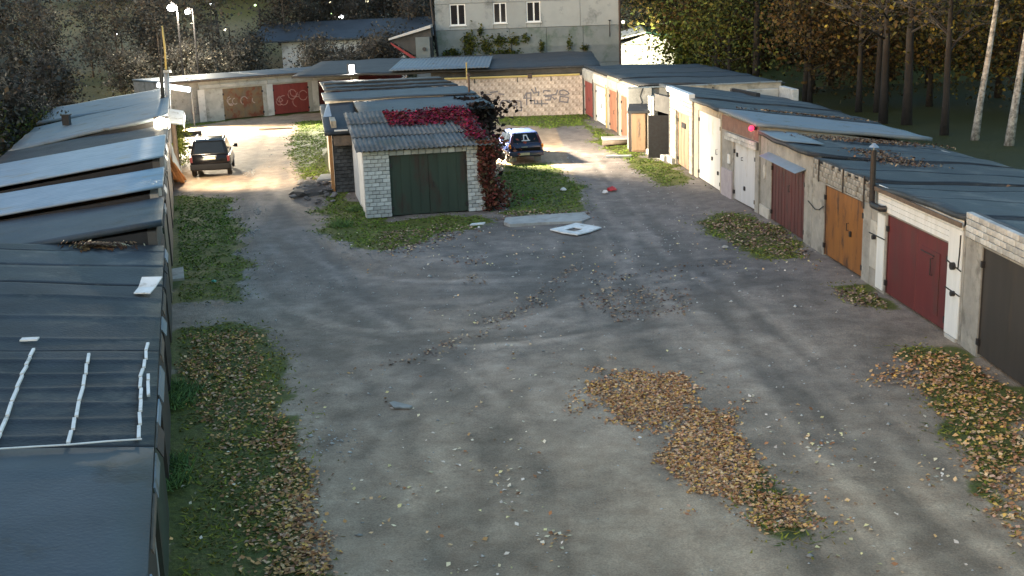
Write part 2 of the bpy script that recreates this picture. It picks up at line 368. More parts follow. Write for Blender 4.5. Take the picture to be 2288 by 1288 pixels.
# ================================================================== GROUND
def hill(x, y):
    x = np.asarray(x, float); y = np.asarray(y, float)
    ss = lambda a: np.clip(a, 0, 1)**2*(3-2*np.clip(a, 0, 1))
    return 8.5*ss((y-96-0.25*np.clip(x+30, -40, 40))/75)*ss((-x-6)/26) + 3.5*ss((y-150)/90)
GRASS_PX = [
    [(352, 436), (498, 438), (540, 520), (556, 610), (560, 672), (352, 680)],                      # left strip, far part
    [(352, 738), (592, 734), (612, 860), (660, 990), (700, 1130), (730, 1320), (330, 1320)],        # left strip, near part
    [(668, 272), (738, 268), (758, 330), (766, 398), (672, 400), (655, 330)],                        # island behind the heap
    [(705, 470), (765, 420), (820, 470), (880, 496), (1060, 478), (1090, 490), (1060, 512), (960, 535), (860, 560), (790, 545), (720, 505)],
    [(1120, 372), (1215, 362), (1262, 380), (1300, 440), (1308, 478), (1190, 482), (1120, 480)],
    [(390, 262), (770, 236), (772, 246), (520, 268), (420, 284), (388, 284)],
    [(1110, 262), (1310, 252), (1318, 280), (1230, 284), (1120, 278)],
    [(1310, 280), (1400, 312), (1420, 345), (1500, 365), (1560, 415), (1480, 420), (1390, 350), (1330, 320)],
    [(1560, 490), (1640, 478), (1730, 500), (1800, 550), (1830, 585), (1700, 572), (1580, 520)],
    [(1860, 640), (1930, 632), (2000, 690), (1900, 680)],
    [(2020, 770), (2100, 752), (2170, 800), (2300, 900), (2300, 1230), (2190, 1040), (2140, 950), (2060, 850)],
    [(1640, 1050), (1700, 1060), (1860, 1190), (1820, 1210), (1720, 1140)],
]
GRASS = [gpoly(p) for p in GRASS_PX]
def yard_mask(x, y):
    """1 inside the garage yard"""
    left = x > (-0.844-0.2663*y-1.0)
    return left & (x < 10.5) & (y < 92)
def grass_amount(x, y):
    jx = (fbm(x, y, 1.1)-0.5)*1.5; jy = (fbm(x+50, y+20, 1.1)-0.5)*2.2
    g = np.zeros(x.shape)
    for p in GRASS: g = np.maximum(g, in_poly(x+jx, y+jy, p).astype(float))
    far = (~yard_mask(x, y)).astype(float)
    return np.maximum(g, far)
def seg_dist(px, py, pts):
    d = np.full(px.shape, 1e9)
    for (x1, y1), (x2, y2) in zip(pts[:-1], pts[1:]):
        l2 = (x2-x1)**2+(y2-y1)**2
        t = np.clip(((px-x1)*(x2-x1)+(py-y1)*(y2-y1))/l2, 0, 1)
        d = np.minimum(d, np.hypot(px-(x1+t*(x2-x1)), py-(y1+t*(y2-y1))))
    return d
TRACKS = [  # pixel polyline, half width m, tone
    ([(720, 545), (860, 600), (1060, 600), (1300, 596), (1600, 590)], 0.7, -0.30),
    ([(610, 770), (760, 800), (950, 765), (1150, 690), (1250, 610), (1290, 545)], 0.55, -0.28),
    ([(760, 640), (1000, 660), (1250, 650), (1500, 640)], 0.45, -0.2),
    ([(1060, 760), (1300, 740), (1540, 720)], 0.25, -0.2), ([(1090, 800), (1340, 780), (1500, 750)], 0.2, -0.2),
    ([(1100, 780), (1320, 760), (1520, 735)], 0.2, 0.22), ([(1080, 720), (1280, 715), (1480, 700)], 0.25, 0.2),
    ([(960, 580), (1150, 560), (1320, 540)], 0.3, 0.22), ([(900, 630), (1100, 628), (1260, 625)], 0.25, 0.15),
    ([(1480, 560), (1640, 740), (1800, 900), (2000, 1100), (2200, 1290)], 0.4, -0.16),
    ([(1300, 690), (1560, 830), (1760, 1000), (1930, 1290)], 0.3, -0.12),
    ([(1640, 640), (1790, 760), (1930, 880), (2030, 960)], 0.16, 0.35),
    ([(2030, 1080), (2130, 1180), (2290, 1285)], 0.16, 0.45), ([(1880, 880), (1960, 950), (2010, 1000)], 0.18, 0.3),
    ([(1080, 790), (1300, 950), (1480, 1120), (1600, 1290)], 0.5, 0.22), ([(1880, 1120), (1990, 1290)], 0.12, 0.35),
    ([(1200, 800), (1400, 960), (1580, 1130), (1700, 1290)], 0.2, 0.25),
    ([(640, 420), (600, 500), (660, 600), (800, 720), (960, 850), (1090, 1000), (1150, 1290)], 0.5, -0.15),
    ([(560, 420), (545, 500), (580, 600), (640, 720), (740, 860), (830, 1000), (880, 1290)], 0.4, -0.16),
    ([(600, 300), (600, 400), (580, 480), (610, 560)], 0.7, 0.15),
    ([(1262, 330), (1310, 410), (1350, 470), (1440, 540)], 0.35, 0.25), ([(1310, 340), (1390, 420), (1470, 480), (1540, 520)], 0.3, 0.18),
    ([(1290, 340), (1350, 420), (1400, 480)], 0.3, -0.2),
    ([(680, 950), (720, 1100), (760, 1290)], 0.5, 0.12), ([(370, 700), (560, 690)], 0.5, 0.1),
]
TR = [(gpoly(p), w, t) for p, w, t in TRACKS]
ROUTES = [[(620, 300), (590, 400), (575, 500), (640, 620), (780, 740), (950, 880), (1080, 1050), (1150, 1310)],
          [(600, 400), (590, 500), (700, 610), (950, 640), (1250, 628), (1500, 604), (1660, 590)],
          [(1290, 340), (1360, 450), (1470, 560), (1640, 720), (1850, 900), (2080, 1120), (2260, 1310)],
          [(1290, 340), (1370, 480), (1450, 600), (1500, 720), (1620, 880), (1760, 1050), (1950, 1310)],
          [(860, 1310), (900, 1080), (1000, 880), (1180, 740), (1430, 650), (1680, 600)],
          [(640, 700), (850, 760), (1080, 770), (1330, 740), (1560, 670)], [(560, 560), (720, 690), (960, 720), (1200, 690), (1330, 600), (1340, 520)]]
_q = random.Random(17); THIN = []
for rt in ROUTES:
    base_ = [Vector((*p, 0)) for p in gpoly(rt)]
    for k in range(7):
        off = _q.choice((-0.75, 0.75))+_q.gauss(0, 0.55); out = []
        for i, p in enumerate(base_):
            d = (base_[min(i+1, len(base_)-1)]-base_[max(i-1, 0)]).normalized(); n_ = Vector((-d.y, d.x, 0)); out.append(p+n_*(off+_q.gauss(0, 0.12)))
        # smooth by Chaikin
        for _ in range(2):
            o2 = [out[0]]
            for a_, b2 in zip(out[:-1], out[1:]): o2 += [a_.lerp(b2, 0.25), a_.lerp(b2, 0.75)]
            out = o2+[out[-1]]
        THIN.append(([(p.x, p.y) for p in out], _q.uniform(0.09, 0.2), _q.choice((-1, -1, 1))*_q.uniform(0.12, 0.3)))
def axis(dense0, dense1, step, lo, hi):
    a = list(np.arange(dense0, dense1, step)); s = step; x = dense1
    while x < hi: a.append(x); s *= 1.22; x += s
    a.append(hi); s = step; x = dense0-step
    while x > lo: a.insert(0, x); s *= 1.22; x -= s
    a.insert(0, lo); return np.array(a)
gx = axis(-20, 12, 0.13, -300, 300); gy = axis(11, 92, 0.16, -60, 330)
GX, GY = np.meshgrid(gx, gy, indexing='ij')
gr = grass_amount(GX, GY)
for _ in range(2):
    q = gr.copy(); q[1:-1, 1:-1] = (gr[1:-1, 1:-1]*2+gr[:-2, 1:-1]+gr[2:, 1:-1]+gr[1:-1, :-2]+gr[1:-1, 2:])/6; gr = q
hl = (GY > 94) & (GX < 0); gr[hl] *= (0.35+0.5*fbm(GX, GY, 6.0))[hl]
tone = np.zeros_like(GX)
wob = (fbm(GX, GY, 1.6)-0.5)*0.8
for pts, w, t in TR:
    d = seg_dist(GX+wob*0.5, GY+wob, pts)
    brk = 0.4+0.9*fbm(GX+30*t, GY, 2.2)
    tone += 0.62*t*brk*np.exp(-(d/w)**2)
sel = (GX > -21) & (GX < 13) & (GY > 10) & (GY < 75); sx_, sy_ = GX[sel], GY[sel]; ts = np.zeros(sx_.shape); wb = (fbm(sx_, sy_, 1.3)-0.5)*0.35
for pts, w, t in THIN:
    lo = np.min(pts, 0)-1; hi = np.max(pts, 0)+1
    k = (sx_ > lo[0]) & (sx_ < hi[0]) & (sy_ > lo[1]) & (sy_ < hi[1])
    d = seg_dist(sx_[k]+wb[k], sy_[k]+wb[k], pts)
    ts[k] += t*np.clip(fbm(sx_[k]+40*t, sy_[k]-7*t, 1.7)*2.2-0.5, 0, 1.3)*np.exp(-(d/w)**2)
tone[sel] += np.clip(ts, -0.18, 0.24)*0.85; 
tone += (fbm(GX*1.0, GY*0.35, 0.5, 2)-0.5)*0.22
tone += (fbm(GX, GY*0.8, 5.0)-0.5)*0.28+(fbm(GX+9, GY, 1.2)-0.5)*0.3+(fbm(GX-4, GY, 0.35, 2)-0.5)*0.22
tone = np.clip(tone, -0.22, 0.36); tone[(GX > 11) & (GY < 94)] = -0.30
warm = np.clip(1.25-(GY-13)/17.0, 0, 1)*0.95 + np.clip((GY-46)/12, 0, 1)*(GX < 3)*1.0  # warm light near the camera and in the far lane, put into dirt colour
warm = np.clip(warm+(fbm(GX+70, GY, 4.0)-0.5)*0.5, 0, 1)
zz = hill(GX, GY)+np.where(GY < 92, (fbm(GX, GY, 2.5)-0.5)*0.09*(1-np.clip((GY-60)/30, 0, 1))+np.clip(tone, -0.4, 0.3)*0.05+(vnoise(GX, GY, 0.45)-0.5)*0.015, 0)-0.02
W = len(gy); idx = np.arange(GX.size).reshape(GX.shape)
F = np.stack([idx[:-1, :-1], idx[1:, :-1], idx[1:, 1:], idx[:-1, 1:]], -1).reshape(-1, 4)
m, nt, b = _nodes('ground'); N = nt.nodes; L = nt.links; MATS['ground'] = m
vc = N.new('ShaderNodeVertexColor'); vc.layer_name = 'Mask'; sep = N.new('ShaderNodeSeparateColor'); L.new(vc.outputs['Color'], sep.inputs[0])
tc = N.new('ShaderNodeTexCoord')
def nz(scale, det=8, rough=0.65):
    n = N.new('ShaderNodeTexNoise'); n.inputs['Scale'].default_value = scale; n.inputs['Detail'].default_value = det; n.inputs['Roughness'].default_value = rough
    L.new(tc.outputs['Object'], n.inputs['Vector']); return n
def ramp(src, c0, c1, p0=0.35, p1=0.65):
    r = N.new('ShaderNodeValToRGB'); L.new(src, r.inputs[0]); e = r.color_ramp.elements
    e[0].position = p0; e[1].position = p1; e[0].color = (*c0, 1); e[1].color = (*c1, 1); return r.outputs[0]
def mixc(f, a, b_, t='MIX'):
    x = N.new('ShaderNodeMixRGB'); x.blend_type = t
    for i, s in enumerate((f, a, b_)):
        if isinstance(s, (int, float)): x.inputs[i].default_value = s
        elif isinstance(s, tuple): x.inputs[i].default_value = (*s, 1)
        else: L.new(s, x.inputs[i])
    return x.outputs[0]
n1 = nz(1.9, 10, 0.72); n2 = nz(9.0); n3 = nz(30.0, 6, 0.75)
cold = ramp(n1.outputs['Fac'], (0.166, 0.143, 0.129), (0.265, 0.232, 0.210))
warm_lit = ramp(n1.outputs['Fac'], (0.305, 0.217, 0.145), (0.435, 0.332, 0.23))
dirt = mixc(sep.outputs[2], cold, warm_lit)
tn = N.new('ShaderNodeMapRange'); L.new(sep.outputs[1], tn.inputs['Value']); tn.inputs['To Min'].default_value = 0.12; tn.inputs['To Max'].default_value = 1.88
dirt = mixc(1.0, dirt, tn.outputs[0], 'MULTIPLY')
peb = ramp(n3.outputs['Fac'], (0.60, 0.60, 0.60), (1.34, 1.32, 1.28), 0.3, 0.72)
dirt = mixc(1.0, dirt, peb, 'MULTIPLY')
grs = ramp(n2.outputs['Fac'], (0.070, 0.076, 0.022), (0.145, 0.152, 0.036))
gsc = N.new('ShaderNodeMapRange'); L.new(sep.outputs[1], gsc.inputs['Value']); gsc.inputs['From Min'].default_value = 0.18; gsc.inputs['From Max'].default_value = 0.45; gsc.inputs['To Min'].default_value = 0.28; gsc.inputs['To Max'].default_value = 1.0; gsc.clamp = True
grs = mixc(1.0, grs, gsc.outputs[0], 'MULTIPLY')
gm = N.new('ShaderNodeMath'); gm.operation = 'ADD'; L.new(sep.outputs[0], gm.inputs[0])
g2 = N.new('ShaderNodeMapRange'); L.new(n2.outputs['Fac'], g2.inputs['Value']); g2.inputs['To Min'].default_value = -0.45; g2.inputs['To Max'].default_value = 0.45
L.new(g2.outputs[0], gm.inputs[1])
gcl = N.new('ShaderNodeMapRange'); L.new(gm.outputs[0], gcl.inputs['Value']); gcl.inputs['From Min'].default_value = 0.35; gcl.inputs['From Max'].default_value = 0.75; gcl.clamp = True
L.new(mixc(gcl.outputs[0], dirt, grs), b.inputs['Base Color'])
rg = N.new('ShaderNodeMapRange'); L.new(sep.outputs[1], rg.inputs['Value']); rg.inputs['To Min'].default_value = 0.55; rg.inputs['To Max'].default_value = 0.95
L.new(rg.outputs[0], b.inputs['Roughness'])
bp = N.new('ShaderNodeBump'); bp.inputs['Strength'].default_value = 0.9; bp.inputs['Distance'].default_value = 0.04
ad = N.new('ShaderNodeMath'); ad.operation = 'MULTIPLY_ADD'; L.new(n3.outputs['Fac'], ad.inputs[0]); ad.inputs[1].default_value = 0.5; L.new(n2.outputs['Fac'], ad.inputs[2])
L.new(ad.outputs[0], bp.inputs['Height']); L.new(bp.outputs[0], b.inputs['Normal']); b.inputs['Specular IOR Level'].default_value = 0.18
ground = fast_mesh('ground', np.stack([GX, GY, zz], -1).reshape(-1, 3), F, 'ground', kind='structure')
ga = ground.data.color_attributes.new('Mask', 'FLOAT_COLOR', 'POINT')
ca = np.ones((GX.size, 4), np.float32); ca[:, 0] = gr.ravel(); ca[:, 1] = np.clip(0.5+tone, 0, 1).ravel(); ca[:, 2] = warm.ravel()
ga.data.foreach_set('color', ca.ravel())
ground.data.polygons.foreach_set('use_smooth', np.ones(len(F), bool))
def gzf(x, y): return float(hill(np.array([x]), np.array([y]))[0])

# ================================================================== RIGHT ROW OF GARAGES
Z0 = -0.12
def hinge(mb, fr, t, z, d=-0.04): fr.box(mb, t-0.05, t+0.05, d-0.03, d+0.05, z-0.07, z+0.07)
def garage(name, label, A, B, side=1):
    fr = Fr(A, B, side)
    t = thing(name, label, 'garage', fr.p(fr.len/2, 0, 0))
    return fr, t
def shell(fr, root, t0, t1, m, openings, zt, depth=5.9, zback=2.15, th=0.25, name='wall', front_m=None):
    """front piers/lintels + side and back walls. openings: (ta,tb,ztop)"""
    f = MB(); x = t0
    for a, b, z in openings:
        if a-x > 0.01: fr.box(f, x, a, 0, th, Z0, zt)
        fr.box(f, a, b, 0, th, z, zt); x = b
    if t1-x > 0.01: fr.box(f, x, t1, 0, th, Z0, zt)
    f.build('front_wall', front_m or m, root)
    for a in (t0, t1-0.2):
        sde = MB(); fr.box(sde, a, a+0.2, th+0.003, depth, Z0, zt, zback); sde.build('side_wall', m, root)
    bk = MB(); fr.box(bk, t0+0.2, t1-0.2, depth-0.2, depth, Z0, zback); bk.build('back_wall', m, root)
def double_door(fr, root, a, b, z1, m, d=0.05, gap=0.012, z0=0.03, split=0.5, ribs=0, frame=True, frame_m=None):
    mid = a+(b-a)*split; ls = []
    for p, q in ((a+0.03, mid-gap/2), (mid+gap/2, b-0.03)):
        mb = MB(); fr.box(mb, p, q, d, d+0.05, z0, z1-0.02)
        if ribs:
            for k in range(1, ribs): 
                x = p+(q-p)*k/ribs; fr.box(mb, x-0.015, x+0.015, d-0.012, d, z0+0.02, z1-0.04)
        ls.append(mb.build('door_leaf', m, root, bevel=0.006, seg=1))
    if frame:
        mb = MB(); fr.box(mb, a-0.04, a+0.025, d-0.02, d+0.06, z0, z1+0.035); fr.box(mb, b-0.025, b+0.04, d-0.02, d+0.06, z0, z1+0.035)
        fr.box(mb, a+0.027, b-0.027, d-0.02, d+0.06, z1-0.015, z1+0.035); mb.build('door_frame', frame_m or m, root)
    for t in (a+0.02, b-0.02):
        for z in (0.3, z1-0.35): hp = MB(); hinge(hp, fr, t, z, d-0.03); hp.build('hinge', 'steel_dark', root)
    return ls
def handle(fr, parent, t, z, d=0.05, m='steel_dark', h=0.2):
    mb = MB(); mb.tube([fr.p(t, d, z), fr.p(t, d-0.06, z), fr.p(t, d-0.06, z-h), fr.p(t, d, z-h)], 0.014, 6); mb.build('handle', m, parent)
def padlock(fr, parent, t, z, d=0.05):
    mb = MB(); fr.box(mb, t-0.06, t+0.06, d-0.05, d, z-0.09, z+0.06); mb.build('padlock', 'steel_dark', parent, bevel=0.01)

# --- R1: dark brown doors under a brick parapet, nearest on the right
fr, r = garage('garage', 'garage with plain dark brown doors at the right edge under white brick parapet', (9.93, 19.0), (9.82, 24.98))
e = fr.len
shell(fr, r, 0, e-0.01, 'concrete', [(0.6, e-0.85, 2.36)], 2.40)
double_door(fr, r, 0.6, e-0.85, 2.34, 'paint_brown', split=0.5)
mb = MB(); fr.box(mb, 0, e-0.02, 0.05, 0.24, 2.402, 2.93); mb.build('parapet', 'mortar', r)
bricks(fr, 2.2, e-0.03, -0.045, 2.42, 2.96, 0.27, 0.125, 0.13, 'brick_white', r)
roof_slab(fr, -0.1, e-0.03, 0.26, 6.3, 2.84, 2.80, 2.2, 2.2, amp=0.05, nt=10, nd=14).build('roof', 'felt_grey', r, smooth=True)
felt_strips(fr, r, -0.08, e-0.05, 0.28, 6.3, 2.84, 2.80, 2.2, 2.2, 0.05, seed=1)
# --- R2: red doors between white strips
fr, r = garage('garage', 'garage with red double doors between white painted strips, second from the right edge', (9.82, 25.0), (9.50, 30.62))
e = fr.len; Y = fr.y
shell(fr, r, 0, e-0.01, 'concrete', [(Y(25.85), Y(29.52), 2.08)], 2.62)
ls = double_door(fr, r, Y(25.85), Y(29.52), 2.06, 'paint_red', frame_m='paint_darkred', split=0.5)
mb = MB(); fr.box(mb, Y(26.35), Y(27.4), 0.03, 0.049, 0.25, 1.72); mb.build('wicket_door', 'paint_red', ls[0], bevel=0.006, seg=1)
handle(fr, ls[0], Y(26.7), 1.55, 0.03, h=0.4); 
mb = MB(); mb.tube([fr.p(Y(26.6), 0.0, 1.62), fr.p(Y(27.35), 0.0, 1.62)], 0.013, 6); mb.build('latch_bar', 'steel_dark', ls[0])
for a, b, z in ((Y(25.1), Y(25.78), 2.5), (Y(29.60), Y(30.08), 2.02)):
    mb = MB(); fr.box(mb, a, b, -0.035, -0.002, 0.06, z); mb.build('white_strip', 'paint_white', r, bevel=0.006)
mb = MB(); fr.box(mb, Y(25.15), Y(25.7), -0.06, 0.1, Z0, 0.05); mb.build('footing_stone', 'concrete_pale', r, bevel=0.03)
for k in range(5):
    mb = MB(); z = 2.13+k*0.125
    fr.box(mb, Y(25.22)-0.03*k, Y(30.1), -0.03, -0.003, z, z+0.118); mb.build('board', 'paint_white', r, bevel=0.004, seg=1)
for pts in ([(25.15, 2.4), (25.16, 2.0), (25.2, 1.65)], [(25.05, 1.62), (25.8, 1.72)], [(25.05, 1.06), (25.8, 1.10)], [(29.5, 1.42), (30.6, 1.40)]):
    mb = MB(); mb.tube([fr.p(Y(a), -0.05, b_) for a, b_ in pts], 0.015, 6); mb.build('cable', 'cable', r)
for t, z in ((Y(25.42), 1.66), (Y(25.35), 1.05), (Y(30.2), 1.35)):
    mb = MB(); mb.tube([fr.p(t, -0.03, z), fr.p(t, -0.12, z)], 0.085 if z > 1.5 else 0.06, 10); mb.build('junction_box', 'steel_dark', r, smooth=False)
mb = MB(); fr.box(mb, Y(30.12), Y(30.58), -0.03, -0.002, 0.5, 1.75); mb.build('plaster_patch', 'concrete_pale', r, bevel=0.02)
roof_slab(fr, -0.03, e-0.02, -0.10, 6.2, 2.90, 2.72, 2.22, 2.2, amp=0.05, nt=10, nd=14).build('roof', 'felt_grey', r, smooth=True)
felt_strips(fr, r, 0, e-0.04, -0.11, 6.2, 2.90, 2.72, 2.22, 2.2, 0.05, seed=2)
mb = MB(); fr.box(mb, 0.0, e, -0.14, -0.103, 2.60, 2.70); mb.build('fascia', 'wood_old', r)
# stove pipe on the wall between red and orange garages
pt = thing('stove_pipe', 'dark stove pipe with elbow and cap on the wall between the red and orange doors', 'chimney', fr.p(Y(30.15), -0.12, 2.2))
mb = MB(); base = fr.p(Y(30.2), -0.16, 2.28); mb.tube([base+Vector((0, 0, 0)), base+Vector((0, 0, 1.35))], 0.075, 12); mb.build('flue', 'steel_dark', pt)
mb = MB(); mb.tube([fr.p(Y(30.2), -0.16, 2.28), fr.p(Y(30.1), -0.17, 2.22), fr.p(Y(29.55), -0.17, 2.22), fr.p(Y(29.5), -0.05, 2.22)], 0.08, 12); mb.build('elbow', 'steel_dark', pt)
mb = MB(); mb.tube([base+Vector((0, 0, 1.42)), base+Vector((0, 0, 1.52))], [0.13, 0.03], 12); mb.tube([base+Vector((0, 0, 1.34)), base+Vector((0, 0, 1.425))], 0.02, 6); mb.build('rain_cap', 'zinc', pt)
# --- R3: orange door
fr, r = garage('garage', 'garage with rust spotted orange doors under a rough block parapet', (9.50, 30.64), (9.17, 35.40))
e = fr.len; Y = fr.y
shell(fr, r, 0, e-0.01, 'concrete', [(Y(31.2), Y(34.3), 2.1)], 2.14)
ls = double_door(fr, r, Y(31.2), Y(34.3), 2.08, 'paint_orange', frame_m='rusty_pipe', split=0.52)
padlock(fr, ls[0], Y(32.2), 1.05); handle(fr, ls[0], Y(32.4), 1.3)
mb = MB(); fr.box(mb, Y(30.72), e-0.04, 0.09, 0.24, 2.142, 2.70); mb.build('parapet', 'mortar_pale', r)
bricks(fr, Y(30.74), e-0.05, -0.01, 2.15, 2.74, 0.26, 0.125, 0.13, 'brick_grey', r, jit=0.02)
for yy in (31.1, 32.7, 34.75):
    mb = MB(); mb.tube([fr.p(Y(yy), -0.045, 1.95 if yy < 32 else 2.12), fr.p(Y(yy), -0.045, 2.82 if yy < 32 else 2.78)], 0.022, 6); mb.build('drain_pipe', 'steel_dark', r)
mb = MB(); mb.tube([fr.p(Y(34.3), -0.03, 1.45), fr.p(Y(34.6), -0.05, 1.3), fr.p(Y(35.0), -0.05, 1.25), fr.p(e+0.3, -0.03, 1.38)], 0.014, 6); mb.build('cable', 'cable', r)
roof_slab(fr, -0.0, e-0.02, 0.0, 6.2, 2.78, 2.74, 2.22, 2.18, amp=0.06, nt=10, nd=14).build('roof', 'felt', r, smooth=True)
felt_strips(fr, r, 0.02, e-0.04, 0.0, 6.2, 2.78, 2.74, 2.22, 2.18, 0.06, seed=3)
# --- R4: dark red door
fr, r = garage('garage', 'garage with weathered dark red doors and a bluish metal strip above them', (9.17, 35.42), (8.86, 41.30))
e = fr.len; Y = fr.y
shell(fr, r, 0, e-0.01, 'concrete', [(Y(36.2), Y(39.95), 2.18)], 2.76)
ls = double_door(fr, r, Y(36.2), Y(39.95), 2.15, 'paint_darkred', ribs=5, split=0.5)
handle(fr, ls[0], Y(37.9), 1.5)
mb = MB(); mb.prism([fr.p(Y(36.1), 0.0, 2.30), fr.p(Y(36.1), -0.34, 2.18), fr.p(Y(36.1), -0.34, 2.165), fr.p(Y(36.1), 0.0, 2.27)], fr.u*4.2); mb.build('canopy', 'zinc', r)
mb = MB(); c = fr.p(Y(40.75), -0.03, 1.55); mb.tube([c, c+fr.n*0.03], 0.16, 14)
for i, v in enumerate(mb.v): mb.v[i] = (v[0], v[1], 1.55+(v[2]-1.55)*1.6)
mb.build('plaque', 'concrete_pale', r)
mb = MB(); fr.box(mb, Y(40.05), Y(41.25), -0.05, 0, Z0, 0.35); mb.build('plinth', 'concrete_pale', r, bevel=0.02)
roof_slab(fr, -0.0, e-0.02, -0.12, 6.2, 2.87, 2.86, 2.20, 2.1, amp=0.06, nt=10, nd=14).build('roof', 'felt', r, smooth=True)
felt_strips(fr, r, 0.02, e-0.04, -0.12, 6.2, 2.87, 2.86, 2.20, 2.1, 0.06, seed=4)
roof_slab(fr, Y(38.0), e-0.05, -0.15, 1.2, 2.925, 2.915, 2.79, 2.79, th=0.02, amp=0.03).build('roof_sheet', 'zinc_dull', r, smooth=True)
# --- R5: light grey door, brick lintel, red signal lamp
fr, r = garage('garage', 'garage with pale grey doors under a white brick lintel and reddish wall', (8.80, 41.34), (8.30, 45.72))
e = fr.len; Y = fr.y
shell(fr, r, 0, e-0.01, 'concrete', [(Y(41.75), Y(44.25), 2.2)], 3.10, zback=2.1)
ls = double_door(fr, r, Y(41.75), Y(44.25), 2.18, 'paint_lightgrey', split=0.55)
padlock(fr, ls[0], Y(43.0), 0.62); padlock(fr, ls[1], Y(43.9), 1.75); handle(fr, ls[1], Y(43.3), 1.7, m='rusty_pipe', h=0.1)
mb = MB(); fr.box(mb, 0.05, e-0.05, -0.02, -0.002, 2.52, 3.06); mb.build('plaster', 'plaster_red', r)
mb = MB(); fr.box(mb, 0.02, Y(44.9), -0.09, -0.021, 2.22, 2.49); mb.build('lintel', 'mortar', r)
bricks(fr, 0.02, Y(44.9), -0.16, 2.22, 2.50, 0.27, 0.13, 0.08, 'brick_white', r)
mb = MB(); fr.box(mb, Y(44.3), e-0.1, -0.07, -0.003, Z0, 1.05); mb.build('plinth', 'plaster_lilac', r, bevel=0.02)
mb = MB(); fr.box(mb, Y(44.6), Y(44.85), -0.06, -0.003, 1.3, 1.65); mb.build('meter_box', 'paint_white', r, bevel=0.01)
roof_slab(fr, -0.12, e-0.02, -0.15, 6.3, 3.16, 3.30, 2.36, 2.40, amp=0.03, nt=8, nd=12, wave=0.014, pitch=0.2).build('roof', 'zinc_dull', r, smooth=True)
lt = thing('signal_lamp', 'small glowing red lamp on the reddish wall above the pale grey doors', 'lamp', fr.p(Y(41.5), -0.02, 2.95))
mb = MB(); c = fr.p(Y(41.55), -0.02, 2.97); mb.tube([c, c-fr.n*0.1], 0.07, 10); mb.build('socket', 'steel_dark', lt)
bm_ = MB(); 
def sphere(mb, c, rr, n=10, k=7, sz=1.0):
    vs = []; fs = []
    for i in range(1, k):
        ph = math.pi*i/k
        for j in range(n): th = 2*math.pi*j/n; vs.append((c[0]+rr*math.sin(ph)*math.cos(th), c[1]+rr*math.sin(ph)*math.sin(th), c[2]+rr*sz*math.cos(ph)))
    vs += [(c[0], c[1], c[2]+rr*sz), (c[0], c[1], c[2]-rr*sz)]; T = len(vs)-2
    for i in range(k-2):
        for j in range(n): fs.append((i*n+j, (i)*n+(j+1) % n, (i+1)*n+(j+1) % n, (i+1)*n+j))
    for j in range(n): fs.append((T, (j+1) % n, j)); fs.append((T+1, (k-2)*n+j, (k-2)*n+(j+1) % n))
    return mb.add(vs, fs)
sphere(bm_, c-fr.n*0.2, 0.10); bm_.build('bulb', 'signal_red', lt, smooth=True)
ld = bpy.data.lights.new('signal_light', 'POINT'); ld.energy = 1.2; ld.color = (1, 0.1, 0.18); ld.shadow_soft_size = 0.12
lo = bpy.data.objects.new('signal_light', ld); COL.objects.link(lo); lo.parent = lt; lo.location = (c-fr.n*0.42)-ORG[lt]
# --- R6: bright white door
fr, r = garage('garage', 'garage with tall bright white doors, lit by the floodlight', (8.28, 45.74), (7.98, 50.55))
e = fr.len; Y = fr.y
shell(fr, r, 0, e-0.01, 'concrete_beige', [(Y(45.95), Y(49.75), 2.85)], 3.2, zback=2.2)
ls = double_door(fr, r, Y(45.95), Y(49.75), 2.83, 'paint_white_door', split=0.5, frame_m='paint_white_door')
padlock(fr, ls[0], Y(47.4), 1.15); padlock(fr, ls[0], Y(46.4), 0.7)
handle(fr, ls[0], Y(46.6), 1.6, m='rusty_pipe')
roof_slab(fr, 0.0, e-0.02, -0.18, 6.3, 3.31, 3.28, 2.45, 2.42, amp=0.05, nt=8, nd=12).build('roof', 'felt_grey', r, smooth=True)
felt_strips(fr, r, 0.02, e-0.04, -0.18, 6.3, 3.31, 3.28, 2.45, 2.42, 0.05, seed=5)
# --- R7: beige door in cream brick
fr, r = garage('garage', 'garage of cream brick with a beige wooden door and white parapet cap', (7.97, 50.58), (7.68, 55.4))
e = fr.len; Y = fr.y
shell(fr, r, 0, e-0.01, 'mortar_pale', [(Y(51.3), Y(54.0), 2.4)], 3.18, zback=2.2)
ls = double_door(fr, r, Y(51.3), Y(54.0), 2.38, 'paint_beige', split=0.3, ribs=3)
mb = MB(); fr.box(mb, Y(52.4), Y(53.1), -0.0, 0.049, 1.78, 2.0); mb.build('door_vent', 'inside_dark', ls[1])
bricks(fr, 0.02, Y(51.22), -0.07, 0.0, 2.45, 0.27, 0.14, 0.068, 'brick_cream', r)
bricks(fr, Y(54.08), e-0.02, -0.07, 0.0, 2.45, 0.27, 0.14, 0.068, 'brick_cream', r)
bricks(fr, 0.02, e-0.02, -0.07, 2.47, 3.16, 0.27, 0.14, 0.068, 'brick_cream', r)
mb = MB(); fr.box(mb, Y(50.9), e+0.4, -0.16, 0.12, 3.19, 3.42); mb.build('parapet_cap', 'paint_white', r, bevel=0.02)
roof_slab(fr, 0.0, e+3.6, 0.125, 6.4, 3.30, 3.30, 2.45, 2.4, amp=0.05, nt=12, nd=12).build('roof', 'felt', r, smooth=True)
felt_strips(fr, r, 0.02, e+3.58, 0.13, 6.4, 3.30, 3.30, 2.45, 2.4, 0.05, seed=6)
mb = MB(); fr.box(mb, e+0.9, e+3.2, 6.0, 6.3, 2.2, 2.98); mb.build('rear_parapet', 'brick_white', r, bevel=0.05)
mb = MB(); fr.box(mb, e+3.21, e+3.45, 4.4, 6.0, 2.2, 2.85); mb.build('rear_parapet', 'concrete_pale', r, bevel=0.03)
